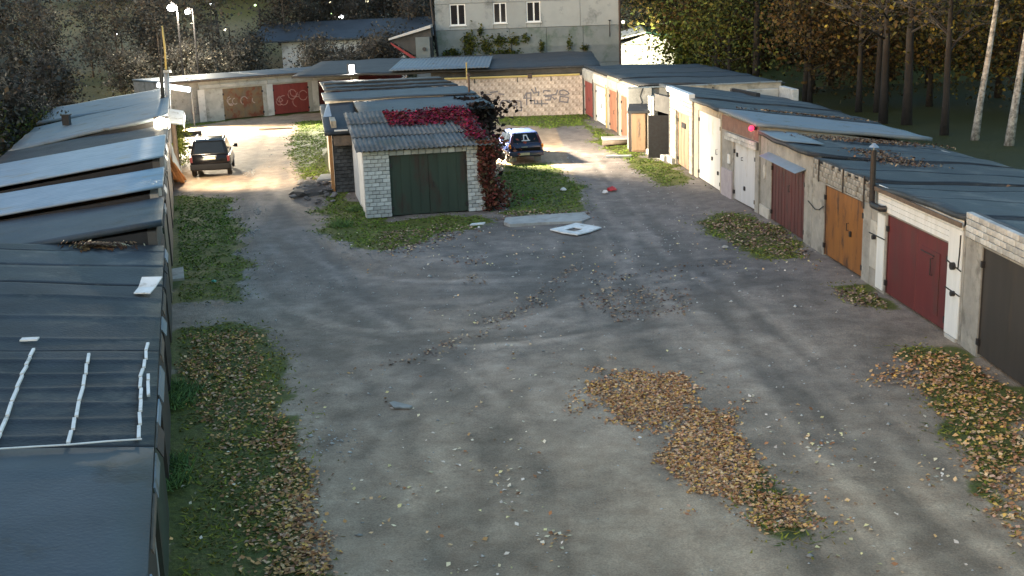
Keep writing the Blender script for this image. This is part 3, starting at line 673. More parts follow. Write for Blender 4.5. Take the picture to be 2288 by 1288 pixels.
mb = MB(); fr.box(mb, Y(54.2), e+0.2, -0.22, -0.075, Z0, 0.25); mb.build('kerb_stone', 'concrete_pale', r, bevel=0.03)
# --- R8: dark open bay with white posts
fr, r = garage('open_garage', 'dark open garage bay between the white post and cream brick garage', (7.66, 55.45), (7.05, 58.85))
e = fr.len; Y = fr.y
mb = MB(); fr.box(mb, e-0.55, e-0.02, -0.05, 0.25, Z0, 2.75); mb.build('post', 'concrete_pale', r, bevel=0.02)
bricks(fr, e-0.9, e-0.57, -0.02, 0.0, 2.75, 0.27, 0.14, 0.2, 'brick_grey', r)
mb = MB(); fr.box(mb, 0.02, 0.3, 0, 0.25, Z0, 2.9); mb.build('post', 'dark_wall', r)
mb = MB(); fr.box(mb, 0.302, e-0.92, 0.02, 0.25, 2.1, 2.9); mb.build('lintel', 'dark_wall', r)
mb = MB(); fr.box(mb, 0.02, e-0.02, 4.2, 4.4, Z0, 2.9); fr.box(mb, e-0.2, e-0.02, 0.26, 4.19, Z0, 2.7); mb.build('inner_wall', 'inside_dark', r)
mb = MB(); mb.prism([fr.p(0.34, 0.0, 0.05), fr.p(0.34, 0.0, 2.05), fr.p(0.75, -0.85, 2.05), fr.p(0.75, -0.85, 0.05)], fr.u*0.05); mb.build('door_leaf', 'steel_dark', r)
mb = MB(); fr.box(mb, 0.0, e-0.6, -0.35, -0.06, Z0, 0.22); mb.build('threshold', 'concrete_pale', r, bevel=0.04)

# ================================================================== SECOND RIGHT BLOCK (set forward, farther back)
A2, B2 = Vector((6.75, 60.6)), Vector((5.15, 79.0))
def blk(a, b): return (A2+(B2-A2)*a), (A2+(B2-A2)*b)
specs = [('garage with reddish brown plank door beside the cracked end wall', 0.0, 0.30, 'paint_terracotta', 2.25, 'concrete_beige'),
         ('garage with tall terracotta door behind the cracked end wall', 0.30, 0.50, 'paint_terracotta', 2.3, 'concrete_beige'),
         ('garage with white and grey doors in the far right lane', 0.50, 0.76, 'paint_white', 2.2, 'concrete_beige'),
         ('garage with brick red door in the corner by the graffiti wall', 0.76, 1.0, 'paint_brick', 2.2, 'concrete_pale')]
for i, (lab, a, b, dm, dz, wm) in enumerate(specs):
    pa, pb = blk(a, b); fr, r = garage('garage', lab, pa, pb)
    e = fr.len
    shell(fr, r, 0.0, e-0.01, wm, [(0.7, e-0.6, dz)], 2.95+0.1*(i < 2), depth=7.0, zback=2.75)
    ls = double_door(fr, r, 0.7, e-0.6, dz-0.02, dm, ribs=4 if i < 2 else 0, split=0.5)
    handle(fr, ls[0], e*0.45, 1.2)
    mb = MB(); fr.box(mb, 0.0, e-0.02, -0.05, -0.003, dz+0.12, 2.88); mb.build('parapet_panel', 'concrete_pale' if i != 2 else 'white_wall', r, bevel=0.02)
    mb = MB(); mb.tube([fr.p(0.12, -0.06, 0), fr.p(0.12, -0.06, 2.5)], 0.035, 6); mb.build('drain_pipe', 'rusty_pipe' if i % 2 else 'yellow_pipe', r)
    roof_slab(fr, -0.0, e-0.02, 0.05 if i else -0.0, 7.6, 3.10+0.08*(i < 2), 3.12, 2.95, 2.95, amp=0.06, nt=8, nd=12).build('roof', 'felt_dark' if i % 2 == 0 else 'felt', r, smooth=True)
    if i == 0:
        nfr = Fr(pa-Vector((0.0, 0.06)), pa+Vector((7.1, 0.55)))
        # end wall that faces the camera, cracked blocks
        mb = MB(); nfr2 = Fr(Vector((6.15, 60.35)), Vector((14.2, 61.2)), -1)
        nfr2.box(mb, 0.0, 1.25, -0.12, 0.12, Z0, 3.05); mb.build('end_pier', 'concrete', r, bevel=0.03)
        mb = MB(); nfr2.box(mb, 1.27, 8.0, 0.0, 0.2, Z0, 2.98); mb.build('end_wall', 'concrete', r)
        for k, (x0, z0, x1, z1) in enumerate([(0.75, 3.0, 0.62, 2.6), (0.62, 2.6, 0.72, 2.3), (0.72, 2.3, 0.5, 1.9), (0.5, 1.9, 0.58, 1.4), (2.0, 2.9, 2.1, 2.5), (4.4, 2.9, 4.3, 2.4)]):
            mb = MB(); mb.tube([nfr2.p(x0, -0.122 if x0 < 1.2 else -0.002, z0), nfr2.p(x1, -0.122 if x0 < 1.2 else -0.002, z1)], 0.022, 5); mb.build('crack', 'dark_wall', r)
        mb = MB(); nfr2.box(mb, 0.0, 8.0, -0.14, 0.0, 3.0, 3.06); mb.build('eave', 'zinc_dull', r)
bd = thing('metal_locker', 'tall rusty beige locker with dark roof in front of the cracked end wall', 'locker', (6.55, 59.0, 0))
lf = Fr((6.12, 58.85), (6.98, 58.68), -1)
mb = MB(); lf.box(mb, 0.06, 0.78, 0.0, 0.9, 0, 1.88); mb.build('cabinet', 'paint_beige', bd, bevel=0.015)
mb = MB(); lf.box(mb, 0.1, 0.74, -0.03, -0.002, 0.06, 1.82); mb.build('door_leaf', 'paint_beige', bd, bevel=0.01)
mb = MB(); lf.box(mb, -0.12, 0.95, -0.18, 1.0, 1.92, 2.02, 2.28); mb.build('roof', 'felt_dark', bd)
mb = MB(); lf.box(mb, 0.86, 0.98, -0.02, 0.1, 0, 1.8); mb.build('post', 'concrete_beige', bd); mb = MB(); lf.box(mb, -0.08, 0.03, -0.02, 0.1, 0, 1.9); mb.build('post', 'rusty_pipe', bd)
mb = MB(); 
for z in (0.75, 1.0, 1.25): mb.tube([lf.p(0.4, -0.035, z), lf.p(0.5, -0.035, z+0.12), lf.p(0.42, -0.035, z+0.22)], 0.012, 5)
mb.build('scratch_marks', 'graffiti', bd)

# ================================================================== CENTRE BLOCK
fr, r = garage('garage', 'white brick garage with dark green doors and corrugated roof in the middle', (-5.25, 42.95), (-0.88, 43.78), -1)
CF = fr; e = fr.len
DA, DB = 0.95, 3.80
for a in (0.0, e-0.22): sd_ = MB(); fr.box(sd_, a, a+0.22, 0.26, 6.0, Z0, 2.42, 3.0); sd_.build('side_wall', 'white_wall', r)
mb = MB(); fr.box(mb, 0.02, DA, 0.05, 0.25, Z0, 2.44); fr.box(mb, DB, e-0.02, 0.05, 0.25, Z0, 2.44); fr.box(mb, DA, DB, 0.05, 0.25, 2.24, 2.44); mb.build('front_wall', 'mortar', r)
bricks(fr, 0.0, DA, -0.07, 0.0, 2.44, 0.27, 0.132, 0.118, 'brick_white', r)
bricks(fr, DB, e, -0.07, 0.0, 2.44, 0.27, 0.132, 0.118, 'brick_white', r)
bricks(fr, DA, DB, -0.07, 2.25, 2.44, 0.27, 0.16, 0.118, 'brick_white', r)
ls = double_door(fr, r, DA+0.02, DB-0.02, 2.22, 'paint_green', d=0.02, ribs=4)
handle(fr, ls[1], (DA+DB)/2+0.15, 1.2, 0.02)
NS, TL = 5, e+0.55
for row in range(3):
    d0 = -0.38+row*2.2; d1 = min(d0+2.32, 6.3)
    zf = lambda d: 2.50+0.112*(d+0.38)
    for k in range(NS):
        a = -0.25+TL*k/NS; b_ = a+TL/NS+0.02
        dz = 0.028*row+rnd.uniform(0, 0.012)+0.006*(k % 2)
        roof_slab(fr, a, b_, d0-rnd.uniform(0, 0.06), d1, zf(d0)+dz, zf(d0)+dz, zf(d1)+dz, zf(d1)+dz, th=0.012, nt=20, nd=1, amp=0, wave=0.028, pitch=0.18).build('roof_sheet', 'asbestos', r, smooth=True)
mb = MB(); fr.box(mb, -0.2, e+0.2, -0.06, 0.04, 2.443, 2.485); mb.build('wall_plate', 'wood_old', r)
# C2 : blue grey roof, farther back and wider
CA, CB = Vector((-7.30, 49.05)), Vector((-0.62, 50.25))
f2, r = garage('garage', 'wider garage with flat blue grey roof directly behind the corrugated one', CA, CB, -1)
e2 = f2.len
mb = MB(); f2.box(mb, 0.1, e2-0.1, 0.15, 0.35, Z0, 2.6); mb.build('front_wall', 'dark_wall', r)
for a in (0.1, e2-0.35): mb = MB(); f2.box(mb, a, a+0.22, 0.353, 8.0, Z0, 2.95, 3.0); mb.build('side_wall', 'concrete_beige', r)
bricks(f2, 0.12, 1.35, 0.08, 0.0, 2.3, 0.27, 0.14, 0.068, 'brick_dark', r)
roof_slab(f2, 1.3, e2+0.15, 0.0, 4.5, 3.26, 3.28, 3.40, 3.42, amp=0.03, nt=10, nd=10).build('roof', 'felt_grey', r, smooth=True)
roof_slab(f2, -0.2, 1.28, -0.3, 4.5, 2.55, 2.62, 3.3, 3.40, amp=0.03, nt=6, nd=10).build('side_roof', 'felt', r, smooth=True)
roof_slab(f2, 0.0, e2+0.1, 4.4, 8.2, 3.50, 3.50, 3.56, 3.58, th=0.06, amp=0.03, nt=10, nd=8).build('roof', 'felt_grey', r, smooth=True)
for a, b_, d in ((0.2, 0.75, -0.1), (0.8, 1.35, 0.05)):
    mb = MB(); f2.box(mb, a, b_, d-0.16, d-0.06, 2.60+d*0.15, 2.66+d*0.15); mb.build('loose_board', 'paint_white', r)
mb = MB(); f2.box(mb, 0.15, 1.3, -0.25, 0.05, 1.98, 2.40); mb.build('stacked_boards', 'wood_old', r, bevel=0.03)
mb = MB(); f2.box(mb, -0.06, 0.08, 0.05, 0.3, 0, 2.4); mb.build('corner_post', 'wood_new', r)
mb = MB(); mb.prism([f2.p(-0.15, 2.2, 2.95), f2.p(0.2, 2.2, 2.98), f2.p(0.14, 2.9, 3.45), f2.p(0.05, 2.9, 3.4)], (0.0, 0.06, 0.04)); mb.build('bent_flashing', 'zinc', r)
# C3
DA2, DB2 = f2.p(0.25, 8.25, 0), f2.p(e2-0.3, 8.25, 0)
f3, r = garage('garage', 'rearmost garage of the middle block with dark ribbed roof', (DA2.x, DA2.y), (DB2.x, DB2.y), -1)
e3 = f3.len
mb = MB()
f3.box(mb, 0.1, e3-0.1, 0.0, 0.2, Z0, 3.3)
for a in (0.1, e3-0.35): f3.box(mb, a, a+0.22, 0.203, 7.2, Z0, 3.3)
mb.build('wall', 'concrete', r)
roof_slab(f3, -0.1, e3+0.1, 0.0, 7.6, 3.64, 3.64, 3.58, 3.58, th=0.06, amp=0.03, nt=30, nd=10, seams=1.3).build('roof', 'felt', r, smooth=True)
for k in (1.6, 4.4):
    mb = MB(); f3.box(mb, 0.0, e3, k, k+0.09, 3.60, 3.71); mb.build('roof_batten', 'felt_dark', r)
pp = MB(); c = f2.p(e2-0.15, 5.0, 3.35); pp.tube([c, c+Vector((0, 0, 0.9))], 0.05, 8); sphere(pp, c+Vector((0, 0, 0.95)), 0.09)
one('vent_pipe', pp, 'rusty_pipe', 'thin rusty vent pipe standing at the right roof edge of the middle block', 'vent pipe')

# ================================================================== GRAFFITI WALL (back of the rear garages)
WA, WB = gp(1000, 268), gp(1306, 254)
fw, r = garage('rear_garage', 'long garage with pinkish block wall covered in grey graffiti', (-4.6, 78.8), (5.1, 78.55), -1)
ew = fw.len
mb = MB(); fw.box(mb, 0, ew-0.02, 0.0, 0.3, Z0, 2.52); mb.build('wall', 'mortar_wall', r)
bricks(fw, 0.0, ew-0.03, -0.02, 0.0, 2.5, 0.46, 0.235, 0.078, 'block_wall', r, name='block', joint=0.010, jit=0.004)
mb = MB(); mb.tube([fw.p(-0.5, -0.1, 2.58), fw.p(ew-0.2, -0.1, 2.58)], 0.065, 8); mb.build('gas_pipe', 'yellow_pipe', r)
for t in (2.6, 5.4, 7.6): 
    mb = MB(); fw.box(mb, t, t+0.06, -0.08, -0.022, 2.2, 2.54); mb.build('pipe_bracket', 'steel_dark', r)
mb = MB(); fw.box(mb, 6.1, 6.4, -0.2, -0.03, 2.42, 2.72); mb.build('valve', 'rusty_pipe', r, bevel=0.04)
mb = MB(); fw.box(mb, -0.3, ew, 0.9, 1.1, 2.0, 2.95); mb.build('upper_wall', 'dark_wall', r)
roof_slab(fw, -9.5, ew+1.2, 0.5, 12.5, 3.05, 3.12, 3.35, 3.45, th=0.14, amp=0.08, nt=24, nd=14).build('roof', 'felt_dark', r, smooth=True)
roof_slab(fw, -3.0, 3.6, 0.2, 8.5, 3.22, 3.22, 3.54, 3.54, th=0.03, nt=30, nd=4, amp=0.0, wave=0.02, pitch=0.25).build('roof_sheet', 'zinc_dull', r, smooth=True)
mb = MB(); mb.tube([at(1043, 178, 78.2), at(1042, 140, 78.2)], 0.045, 8); mb.build('riser_pipe', 'yellow_pipe', r)
def stroke(pts, m, parent, rr=0.03, fr_=None):
    mb = MB(); P = [Vector(p) for p in pts]
    for a, b_ in zip(P[:-1], P[1:]):
        d = (b_-a); 
        if d.length < 1e-4: continue
        u = d.normalized(); w = u.cross(Vector((0, 1, 0))).normalized()*rr
        a2 = a-u*rr*0.6; b2 = b_+u*rr*0.6
        mb.prism([a2-w, a2+w, b2+w, b2-w], (0, -0.004, 0))
    return mb.build('graffiti_stroke', m, parent)
def wallpx(x, y):   # a point of the wall face, just proud of the blocks
    a = at(1000+x/7.15, 140+y/7.15, 78.6); yw = 78.8-0.02577*(a.x+4.6)-0.034-0.003*rnd.random()
    return at(1000+x/7.15, 140+y/7.15, yw)
GR = [[(830, 760), (850, 640), (880, 610), (960, 610), (980, 640)], [(985, 600), (1000, 650), (960, 740)], [(1010, 620), (1090, 620)], [(1020, 690), (1090, 690), (1100, 640)],
      [(1100, 610), (1170, 620), (1180, 770), (1100, 770), (1110, 700)], [(1215, 575), (1260, 490), (1330, 490)], [(1262, 500), (1265, 680)], [(1330, 480), (1335, 660)], [(1215, 570), (1330, 570)],
      [(1340, 430), (1380, 490), (1460, 470)], [(1400, 400), (1420, 480)], [(1460, 470), (1450, 530)], [(1390, 600), (1390, 660), (1600, 660)], [(1430, 610), (1440, 655)], [(1500, 600), (1505, 690)],
      [(1540, 450), (1640, 455)], [(1540, 450), (1530, 480)], [(1540, 530), (1650, 520), (1740, 510)], [(1560, 600), (1640, 600), (1660, 540), (1560, 545)],
      [(1760, 440), (1730, 520)], [(1800, 450), (1860, 440), (1920, 470), (1940, 500), (1880, 525), (1800, 510), (1790, 470), (1800, 450)], [(1800, 540), (1790, 620), (1920, 640), (1930, 560), (1800, 540)],
      [(1680, 560), (1710, 590), (1740, 570)], [(560, 520), (700, 510)], [(680, 480), (800, 465)], [(820, 500), (900, 510)]]
for g in GR: stroke([wallpx(*p) for p in g], 'graffiti', r, 0.045)

# ================================================================== REAR LEFT ROW (rusty and red doors)
A3 = gp(384, 280); B3 = gp(900, 229)
d3 = (B3-A3).normalized()
def onrow(px, py):
    q = gp(px, py); return (q-A3).dot(d3)
fr0 = Fr(A3, B3, -1)
tt = [0.0, onrow(447, 273), onrow(573, 255), onrow(680, 246), onrow(790, 237), onrow(900, 229)]
rows = [('end garage with plain blue grey wall behind the tilted pole', None, 'concrete', None),
        ('garage with rusty ochre doors in the rear left row', (onrow(470, 264), onrow(561, 256)), 'concrete_pale', 'paint_rust'),
        ('garage with graffiti covered red doors in the rear left row', (onrow(586, 254), onrow(668, 247)), 'concrete_pale', 'paint_brick'),
        ('garage with plain red doors half hidden by the middle block', (onrow(692, 245), onrow(775, 238)), 'concrete_pale', 'paint_red'),
        ('garage hidden behind the middle block with red upper wall', None, 'concrete_pale', None)]
for i, (lab, dr, wm, dm) in enumerate(rows):
    a, b_ = tt[i], tt[i+1]
    pa, pb = fr0.p(a+0.01, 0, 0), fr0.p(b_-0.01, 0, 0)
    fb, r = garage('garage', lab, (pa.x, pa.y), (pb.x, pb.y), -1); eb = fb.len
    zt = 2.75
    if dr:
        o0, o1 = dr[0]-a, dr[1]-a
        shell(fb, r, 0, eb-0.01, wm, [(o0, o1, 2.12)], zt, depth=6, zback=2.7)
        ls = double_door(fb, r, o0, o1, 2.10, dm, split=0.5)
        handle(fb, ls[0], (o0+o1)/2-0.12, 1.2)
        mb = MB(); fb.box(mb, 0, eb-0.02, -0.1, -0.003, 2.22, 2.5); mb.build('lintel_slab', 'concrete_pale', r, bevel=0.02)
        mb = MB(); fb.box(mb, -0.15, 0.35, -0.14, -0.104, 0.0, 2.2); mb.build('pilaster', 'white_wall', r, bevel=0.02)
        if i in (1, 2):
            for k in range(7 if i == 2 else 5):
                c = fb.p(o0+(o1-o0)*rnd.uniform(0.12, 0.88), 0.045, rnd.uniform(0.7, 1.6)); rr = rnd.uniform(0.18, 0.4)
                pts = [c+fb.u*(rr*math.cos(q))+Vector((0, 0, rr*math.sin(q))) for q in np.linspace(rnd.uniform(0, 3), rnd.uniform(4, 6.5), 10)]
                mb = MB(); mb.tube(pts, 0.035, 5); mb.build('graffiti_stroke', 'graffiti_red' if i == 2 else 'chalk', r)
    else:
        shell(fb, r, 0, eb-0.01, wm, [], zt, depth=6, zback=2.7)
        if i == 0:
            for k in range(3):
                c = fb.p(eb*0.75+0.2*k, -0.01, 0.8)
                mb = MB(); mb.tube([c+Vector((0, 0, 0.25*math.sin(q)))+fb.u*0.12*math.cos(q) for q in np.linspace(0, 5.5, 9)], 0.025, 5); mb.build('graffiti_stroke', 'graffiti', r)
        else:
            mb = MB(); fb.box(mb, 0, eb-0.02, -0.1, -0.003, 1.2, 2.6); mb.build('upper_wall', 'paint_red', r)
    roof_slab(fb, -0.0, eb-0.01, -0.25, 6.2, 2.86, 2.86, 2.86, 2.86, amp=0.03, nt=8, nd=8).build('roof', 'felt_grey' if i else 'zinc_dull', r, smooth=True)
    mb = MB(); fb.box(mb, 0, eb-0.02, -0.30, -0.253, 2.72, 2.86); mb.build('fascia', 'wood_old', r)

# ================================================================== LEFT ROW (roofs seen from above)
lx = lambda y: -0.844-0.2663*y
FL = Fr((lx(6.0), 6.0), (lx(75.0), 75.0), -1)
LY = FL.y
LROW = [  # label, y0, y1, front z near/far, back z, roof material, kw
    ('nearest left garage with smooth blue grey felt roof', 5.0, 13.85, 2.50, 2.50, 3.30, 'felt_grey', dict(amp=0.02, nt=12, nd=12)),
    ('left garage roof crossed by lines of white slats', 13.88, 18.0, 2.50, 2.50, 3.28, 'felt', dict(amp=0.03, nt=70, nd=12, seams=0.68)),
    ('left garage with ribbed dark felt roof beyond the white slats', 18.02, 22.6, 2.50, 2.50, 3.26, 'felt', dict(amp=0.035, nt=60, nd=12, seams=1.45)),
    ('left garage with dark felt roof and a drift of leaves', 22.62, 26.55, 2.50, 2.50, 3.22, 'felt', dict(amp=0.04, nt=20, nd=12)),
    ('left garage with raised grey felt roof just before the pale metal roofs', 26.6, 30.75, 3.06, 3.00, 2.50, 'felt_grey', dict(amp=0.04, nt=16, nd=12)),
    ('left garage with pale ribbed metal roof, nearer of the two bright ones', 30.5, 34.6, 3.32, 3.25, 2.62, 'zinc', dict(amp=0.01, nd=6, wave=0.016, pitch=0.34, th=0.06)),
    ('left garage with pale metal roof, farther of the two bright ones', 35.2, 41.3, 3.52, 3.50, 2.72, 'zinc', dict(amp=0.02, nd=6, wave=0.012, pitch=0.5, th=0.06)),
    ('left garage with black felt roof beside the floodlight', 41.6, 50.0, 3.0, 3.05, 2.30, 'felt', dict(amp=0.05, nt=14, nd=12)),
    ('left garage with long dull metal roof behind the floodlight', 50.3, 59.6, 3.40, 3.45, 2.30, 'zinc_dull', dict(amp=0.05, nt=16, nd=12)),
    ('farthest left garage with dark wall and grey roof', 60.4, 69.5, 3.25, 3.30, 2.45, 'zinc_dull', dict(amp=0.04, nt=14, nd=10)),
]
LROOTS = []
for i, (lab, y0, y1, z0, z1, zb, m_, kw) in enumerate(LROW):
    r = thing('garage', lab, 'garage', FL.p(LY((y0+y1)/2), 0, 0)); LROOTS.append(r)
    a, b_ = LY(y0), LY(y1)
    dep = 6.4
    zt = min(z0, z1)-0.16; ztb = min(zt, zb-0.16)
    mb = MB(); FL.box(mb, a+0.02, b_-0.02, 0.12, 0.32, Z0, zt); mb.build('front_wall', 'concrete' if i % 2 else 'dark_wall', r)
    for q in (a+0.02, b_-0.22): mb = MB(); FL.box(mb, q, q+0.2, 0.323, dep-0.2, Z0, zt, zb-0.16); mb.build('side_wall', 'wall_shade_dark', r)
    mb = MB(); FL.box(mb, a+0.22, b_-0.22, dep-0.4, dep-0.2, Z0, ztb-0.02); mb.build('back_wall', 'dark_wall', r)
    mb = MB(); FL.box(mb, a+0.6, b_-0.6, 0.06, 0.118, 0.03, 2.1); mb.build('door_leaf', ['paint_brown', 'paint_green', 'paint_brown', 'steel_dark'][i % 4], r)
    roof_slab(FL, a, b_-0.005, -0.02, dep, z0, z1, zb, zb, **kw).build('roof', m_, r, smooth=True)
    if i in (3,): felt_strips(FL, r, a+0.02, b_-0.03, -0.02, dep, z0, z1, zb, zb, kw['amp'], w=[3.2, 0, 0, 1.9, 2.0, 0, 0, 2.0][i], seed=40+i)
    # crumpled edge flashing, several loose strips along the eave
    if i < 7:
        t = a+0.1
        while t < b_-0.5:
            ln = rnd.uniform(0.5, 2.2); t2 = min(t+ln, b_-0.05)
            zz_ = min(z0, z1)-0.06; j0 = rnd.uniform(0.01, 0.07); j1 = 0
            mb = MB(); k0 = rnd.uniform(0.05, 0.16); k1 = rnd.uniform(0.05, 0.3)
            mb.prism([FL.p(t, -0.03, zz_), FL.p(t, -0.03-j0, zz_-k0), FL.p(t, -0.05-j0, zz_-k0-0.01), FL.p(t, -0.05, zz_)], FL.u*(t2-t)+Vector((0, 0, -(k1-k0)*0.2)))
            mb.build('edge_flashing', rnd.choice(['zinc', 'zinc_dull', 'wood_old', 'steel_dark', 'wall_shade_dark']), r)
            t = t2+rnd.uniform(0.05, 0.6)
def roofpt(x, y, i=1, lift=0.03):
    _, y0, y1, z0, z1, zb, _, _ = LROW[i]; z = z0
    for _ in range(25):
        p = gp(x, y, z); d = (p-FL.A).dot(FL.n); z = z0+(zb-z0)*(d+0.02)/6.42
    return Vector((p.x, p.y, z+lift))
def slat_line(pts, r, i, w=0.022, gap=0.07, seg=0.45):
    P = [roofpt(x, y, i) for x, y in pts]
    for a, b_ in zip(P[:-1], P[1:]):
        n = max(1, int((b_-a).length/seg)); d = (b_-a)/n; u = d.normalized(); s = u.cross(Vector((0, 0, 1))).normalized()
        for k in range(n):
            p = a+d*k+u*gap/2; q = a+d*(k+1)-u*gap/2; jj = s*rnd.uniform(-0.012, 0.012)
            mb = MB(); mb.prism([p+s*w+jj, p-s*w+jj, q-s*w-jj, q+s*w-jj], (0, 0, 0.03)); mb.build('white_slat', 'sheet_white', r)
r = LROOTS[1]
slat_line([(76, 785), (50, 845), (28, 905), (2, 975), (-30, 1040)], r, 1); slat_line([(200, 796), (186, 870), (170, 940), (152, 1000)], r, 1)
slat_line([(330, 772), (326, 810), (314, 850), (316, 900), (310, 990)], r, 1); slat_line([(334, 842), (330, 858), (334, 893)], r, 1)
P = [roofpt(x, y, 1, 0.05) for x, y in [(-60, 1018), (0, 1012), (80, 1007), (150, 1003), (240, 995), (318, 990)]]
mb = MB(); mb.tube(P, 0.012, 6); mb.build('white_cord', 'sheet_white', r)
p = roofpt(333, 652, 2, 0.05)
mb = MB()
mb.prism([p+Vector((-0.18, -0.35, 0)), p+Vector((0.14, -0.4, 0)), p+Vector((0.13, 0.0, 0.02)), p+Vector((-0.2, 0.02, 0.02))], (0, 0, 0.02))
mb.prism([p+Vector((-0.2, 0.025, 0.02)), p+Vector((0.13, 0.005, 0.02)), p+Vector((0.18, 0.34, 0.14)), p+Vector((-0.22, 0.36, 0.14))], (0, 0, 0.02))
one('bent_sheet', mb, 'sheet_white', 'bent white metal sheet lying on the edge of the ribbed felt roof', 'metal sheet')
p = roofpt(68, 766, 2, 0.04); mb = MB(); mb.prism([p+Vector((-0.14, -0.06, 0)), p+Vector((0.13, -0.05, 0)), p+Vector((0.13, 0.06, 0.01)), p+Vector((-0.14, 0.05, 0.01))], (0, 0, 0.025))
one('white_board', mb, 'sheet_white', 'small white board lying on the left felt roof above the slats', 'board')
p = FL.p(LY(56.5), 4.6, 2.72); mb = MB(); mb.box(p.x-0.16, p.x+0.16, p.y-0.15, p.y+0.15, p.z-0.1, p.z+0.34); mb.box(p.x-0.2, p.x+0.2, p.y-0.19, p.y+0.19, p.z+0.343, p.z+0.4)
one('roof_vent', mb, 'steel_dark', 'small dark vent box on the long dull metal roof', 'vent')

# ------------------------------------------------------------------ floodlights and pole
def spot(name, loc, target, power, col, size, blend, soft=0.2, parent=None):
    l = bpy.data.lights.new(name, 'SPOT'); l.energy = power; l.color = col; l.spot_size = R_(size); l.spot_blend = blend; l.shadow_soft_size = soft
    o = bpy.data.objects.new(name, l); COL.objects.link(o)
    d = Vector(target)-Vector(loc); o.rotation_euler = d.to_track_quat('-Z', 'Y').to_euler(); o.location = loc
    if parent is not None: o.parent = parent; o.location = Vector(loc)-ORG[parent]
    return o
fl = at(362, 279, 49.7)
ft = thing('floodlight', 'glaring warm floodlight at the corner of the left garages by the parked black car', 'floodlight', (fl.x, fl.y, fl.z-0.3))
mb = MB(); sphere(mb, fl, 0.33, 14, 9); mb.build('lens', 'flood_warm', ft, smooth=True)
mb = MB(); mb.box(fl.x-0.30, fl.x+0.26, fl.y-0.1, fl.y+0.1, fl.z+0.25, fl.z+0.34); mb.tube([fl+Vector((0, 0.05, -0.24)), fl+Vector((0.08, 0.15, -0.6))], 0.04, 8); mb.build('bracket', 'steel_dark', ft)
spot('floodlight_beam', fl+Vector((0.32, 0.12, 0.12)), (-5.5, 68, 0), 1700, (1.0, 0.82, 0.58), 130, 0.8, 0.2, ft)
l2 = at(786, 157, 80.0)
f2t = thing('floodlight', 'white panel floodlight in dark housing at the end of the rear left row', 'floodlight', l2)
q = Vector((0.35, -0.94, 0)); sx = Vector((0.94, 0.35, 0))
mb = MB(); mb.prism([l2-sx*0.17+Vector((0, 0, -0.33)), l2+sx*0.17+Vector((0, 0, -0.33)), l2+sx*0.17+Vector((0, 0, 0.33)), l2-sx*0.17+Vector((0, 0, 0.33))], q*0.03); mb.build('panel', 'flood_white', f2t)
mb = MB(); mb.prism([l2-sx*0.26-q*0.2+Vector((0, 0, -0.42)), l2+sx*0.26-q*0.2+Vector((0, 0, -0.42)), l2+sx*0.26-q*0.2+Vector((0, 0, 0.42)), l2-sx*0.26-q*0.2+Vector((0, 0, 0.42))], q*0.18); mb.build('housing', 'steel_dark', f2t, bevel=0.02)
mb = MB(); mb.tube([l2-q*0.25, Vector((l2.x-0.1, l2.y+0.3, 0))], 0.05, 8); mb.build('mast', 'steel_grey', f2t)
spot('floodlight_beam', l2+q*0.35+Vector((0, 0, 0.3)), (-12.0, 72, 0.0), 3000, (1.0, 0.90, 0.74), 105, 0.8, 0.25, f2t)
l3 = at(1084, 232, 57.0)
assumed_f3t = thing('floodlight', 'assumed floodlight half hidden behind the dark creeper, lighting the right lane', 'floodlight', l3)  # source assumed from a bright spot and the lit right lane
mb = MB(); sphere(mb, l3+Vector((0.12, 0.1, -0.1)), 0.13); mb.build('lens', 'flood_warm', assumed_f3t, smooth=True)
mb = MB(); mb.tube([l3+Vector((-1.3, 0.3, 0.0)), l3+Vector((-0.1, 0.05, 0.05))], 0.04, 8); mb.box(l3.x-0.16, l3.x+0.2, l3.y-0.16, l3.y+0.2, l3.z+0.04, l3.z+0.1); mb.build('bracket', 'steel_dark', assumed_f3t)
spot('floodlight_beam', l3+Vector((0.3, 0.15, -0.12)), (6.5, 60, 0.0), 3000, (1.0, 0.87, 0.66), 150, 0.35, 0.12, assumed_f3t)
# tilted pole with cable
pb = at(377, 247, 60.0); pt_ = at(371, 158, 60.0); pv = at(362, 58, 60.0)
po = thing('utility_pole', 'thin grey pole with yellow lit upper pipe standing among the left roofs', 'pole', (pb.x, pb.y, 0))
mb = MB(); mb.tube([(pb.x+0.02, pb.y, 0), pb, pt_], [0.13, 0.12, 0.12], 10); mb.build('post', 'steel_grey', po, smooth=True)
mb = MB(); mb.tube([pt_, pt_.lerp(pv, 0.5)+Vector((0.04, 0, 0)), pv], 0.05, 8); mb.build('upper_pipe', 'yellow_pipe', po, smooth=True)  # yellow lamp light on this conduit is put into its colour
mb = MB(); a = at(372, 160, 59.9); mb.box(a.x-0.14, a.x+0.2, a.y-0.12, a.y+0.12, a.z-0.06, a.z+0.05); mb.build('collar', 'steel_grey', po)
mb = MB(); mb.tube([at(360, 240, 59.5), at(364, 215, 59.5), at(360, 170, 59.5), at(361, 148, 59.5), at(360, 60, 59.5)], [0.14, 0.1, 0.09, 0.05, 0.03], 8); mb.build('cable_bundle', 'cable', po)
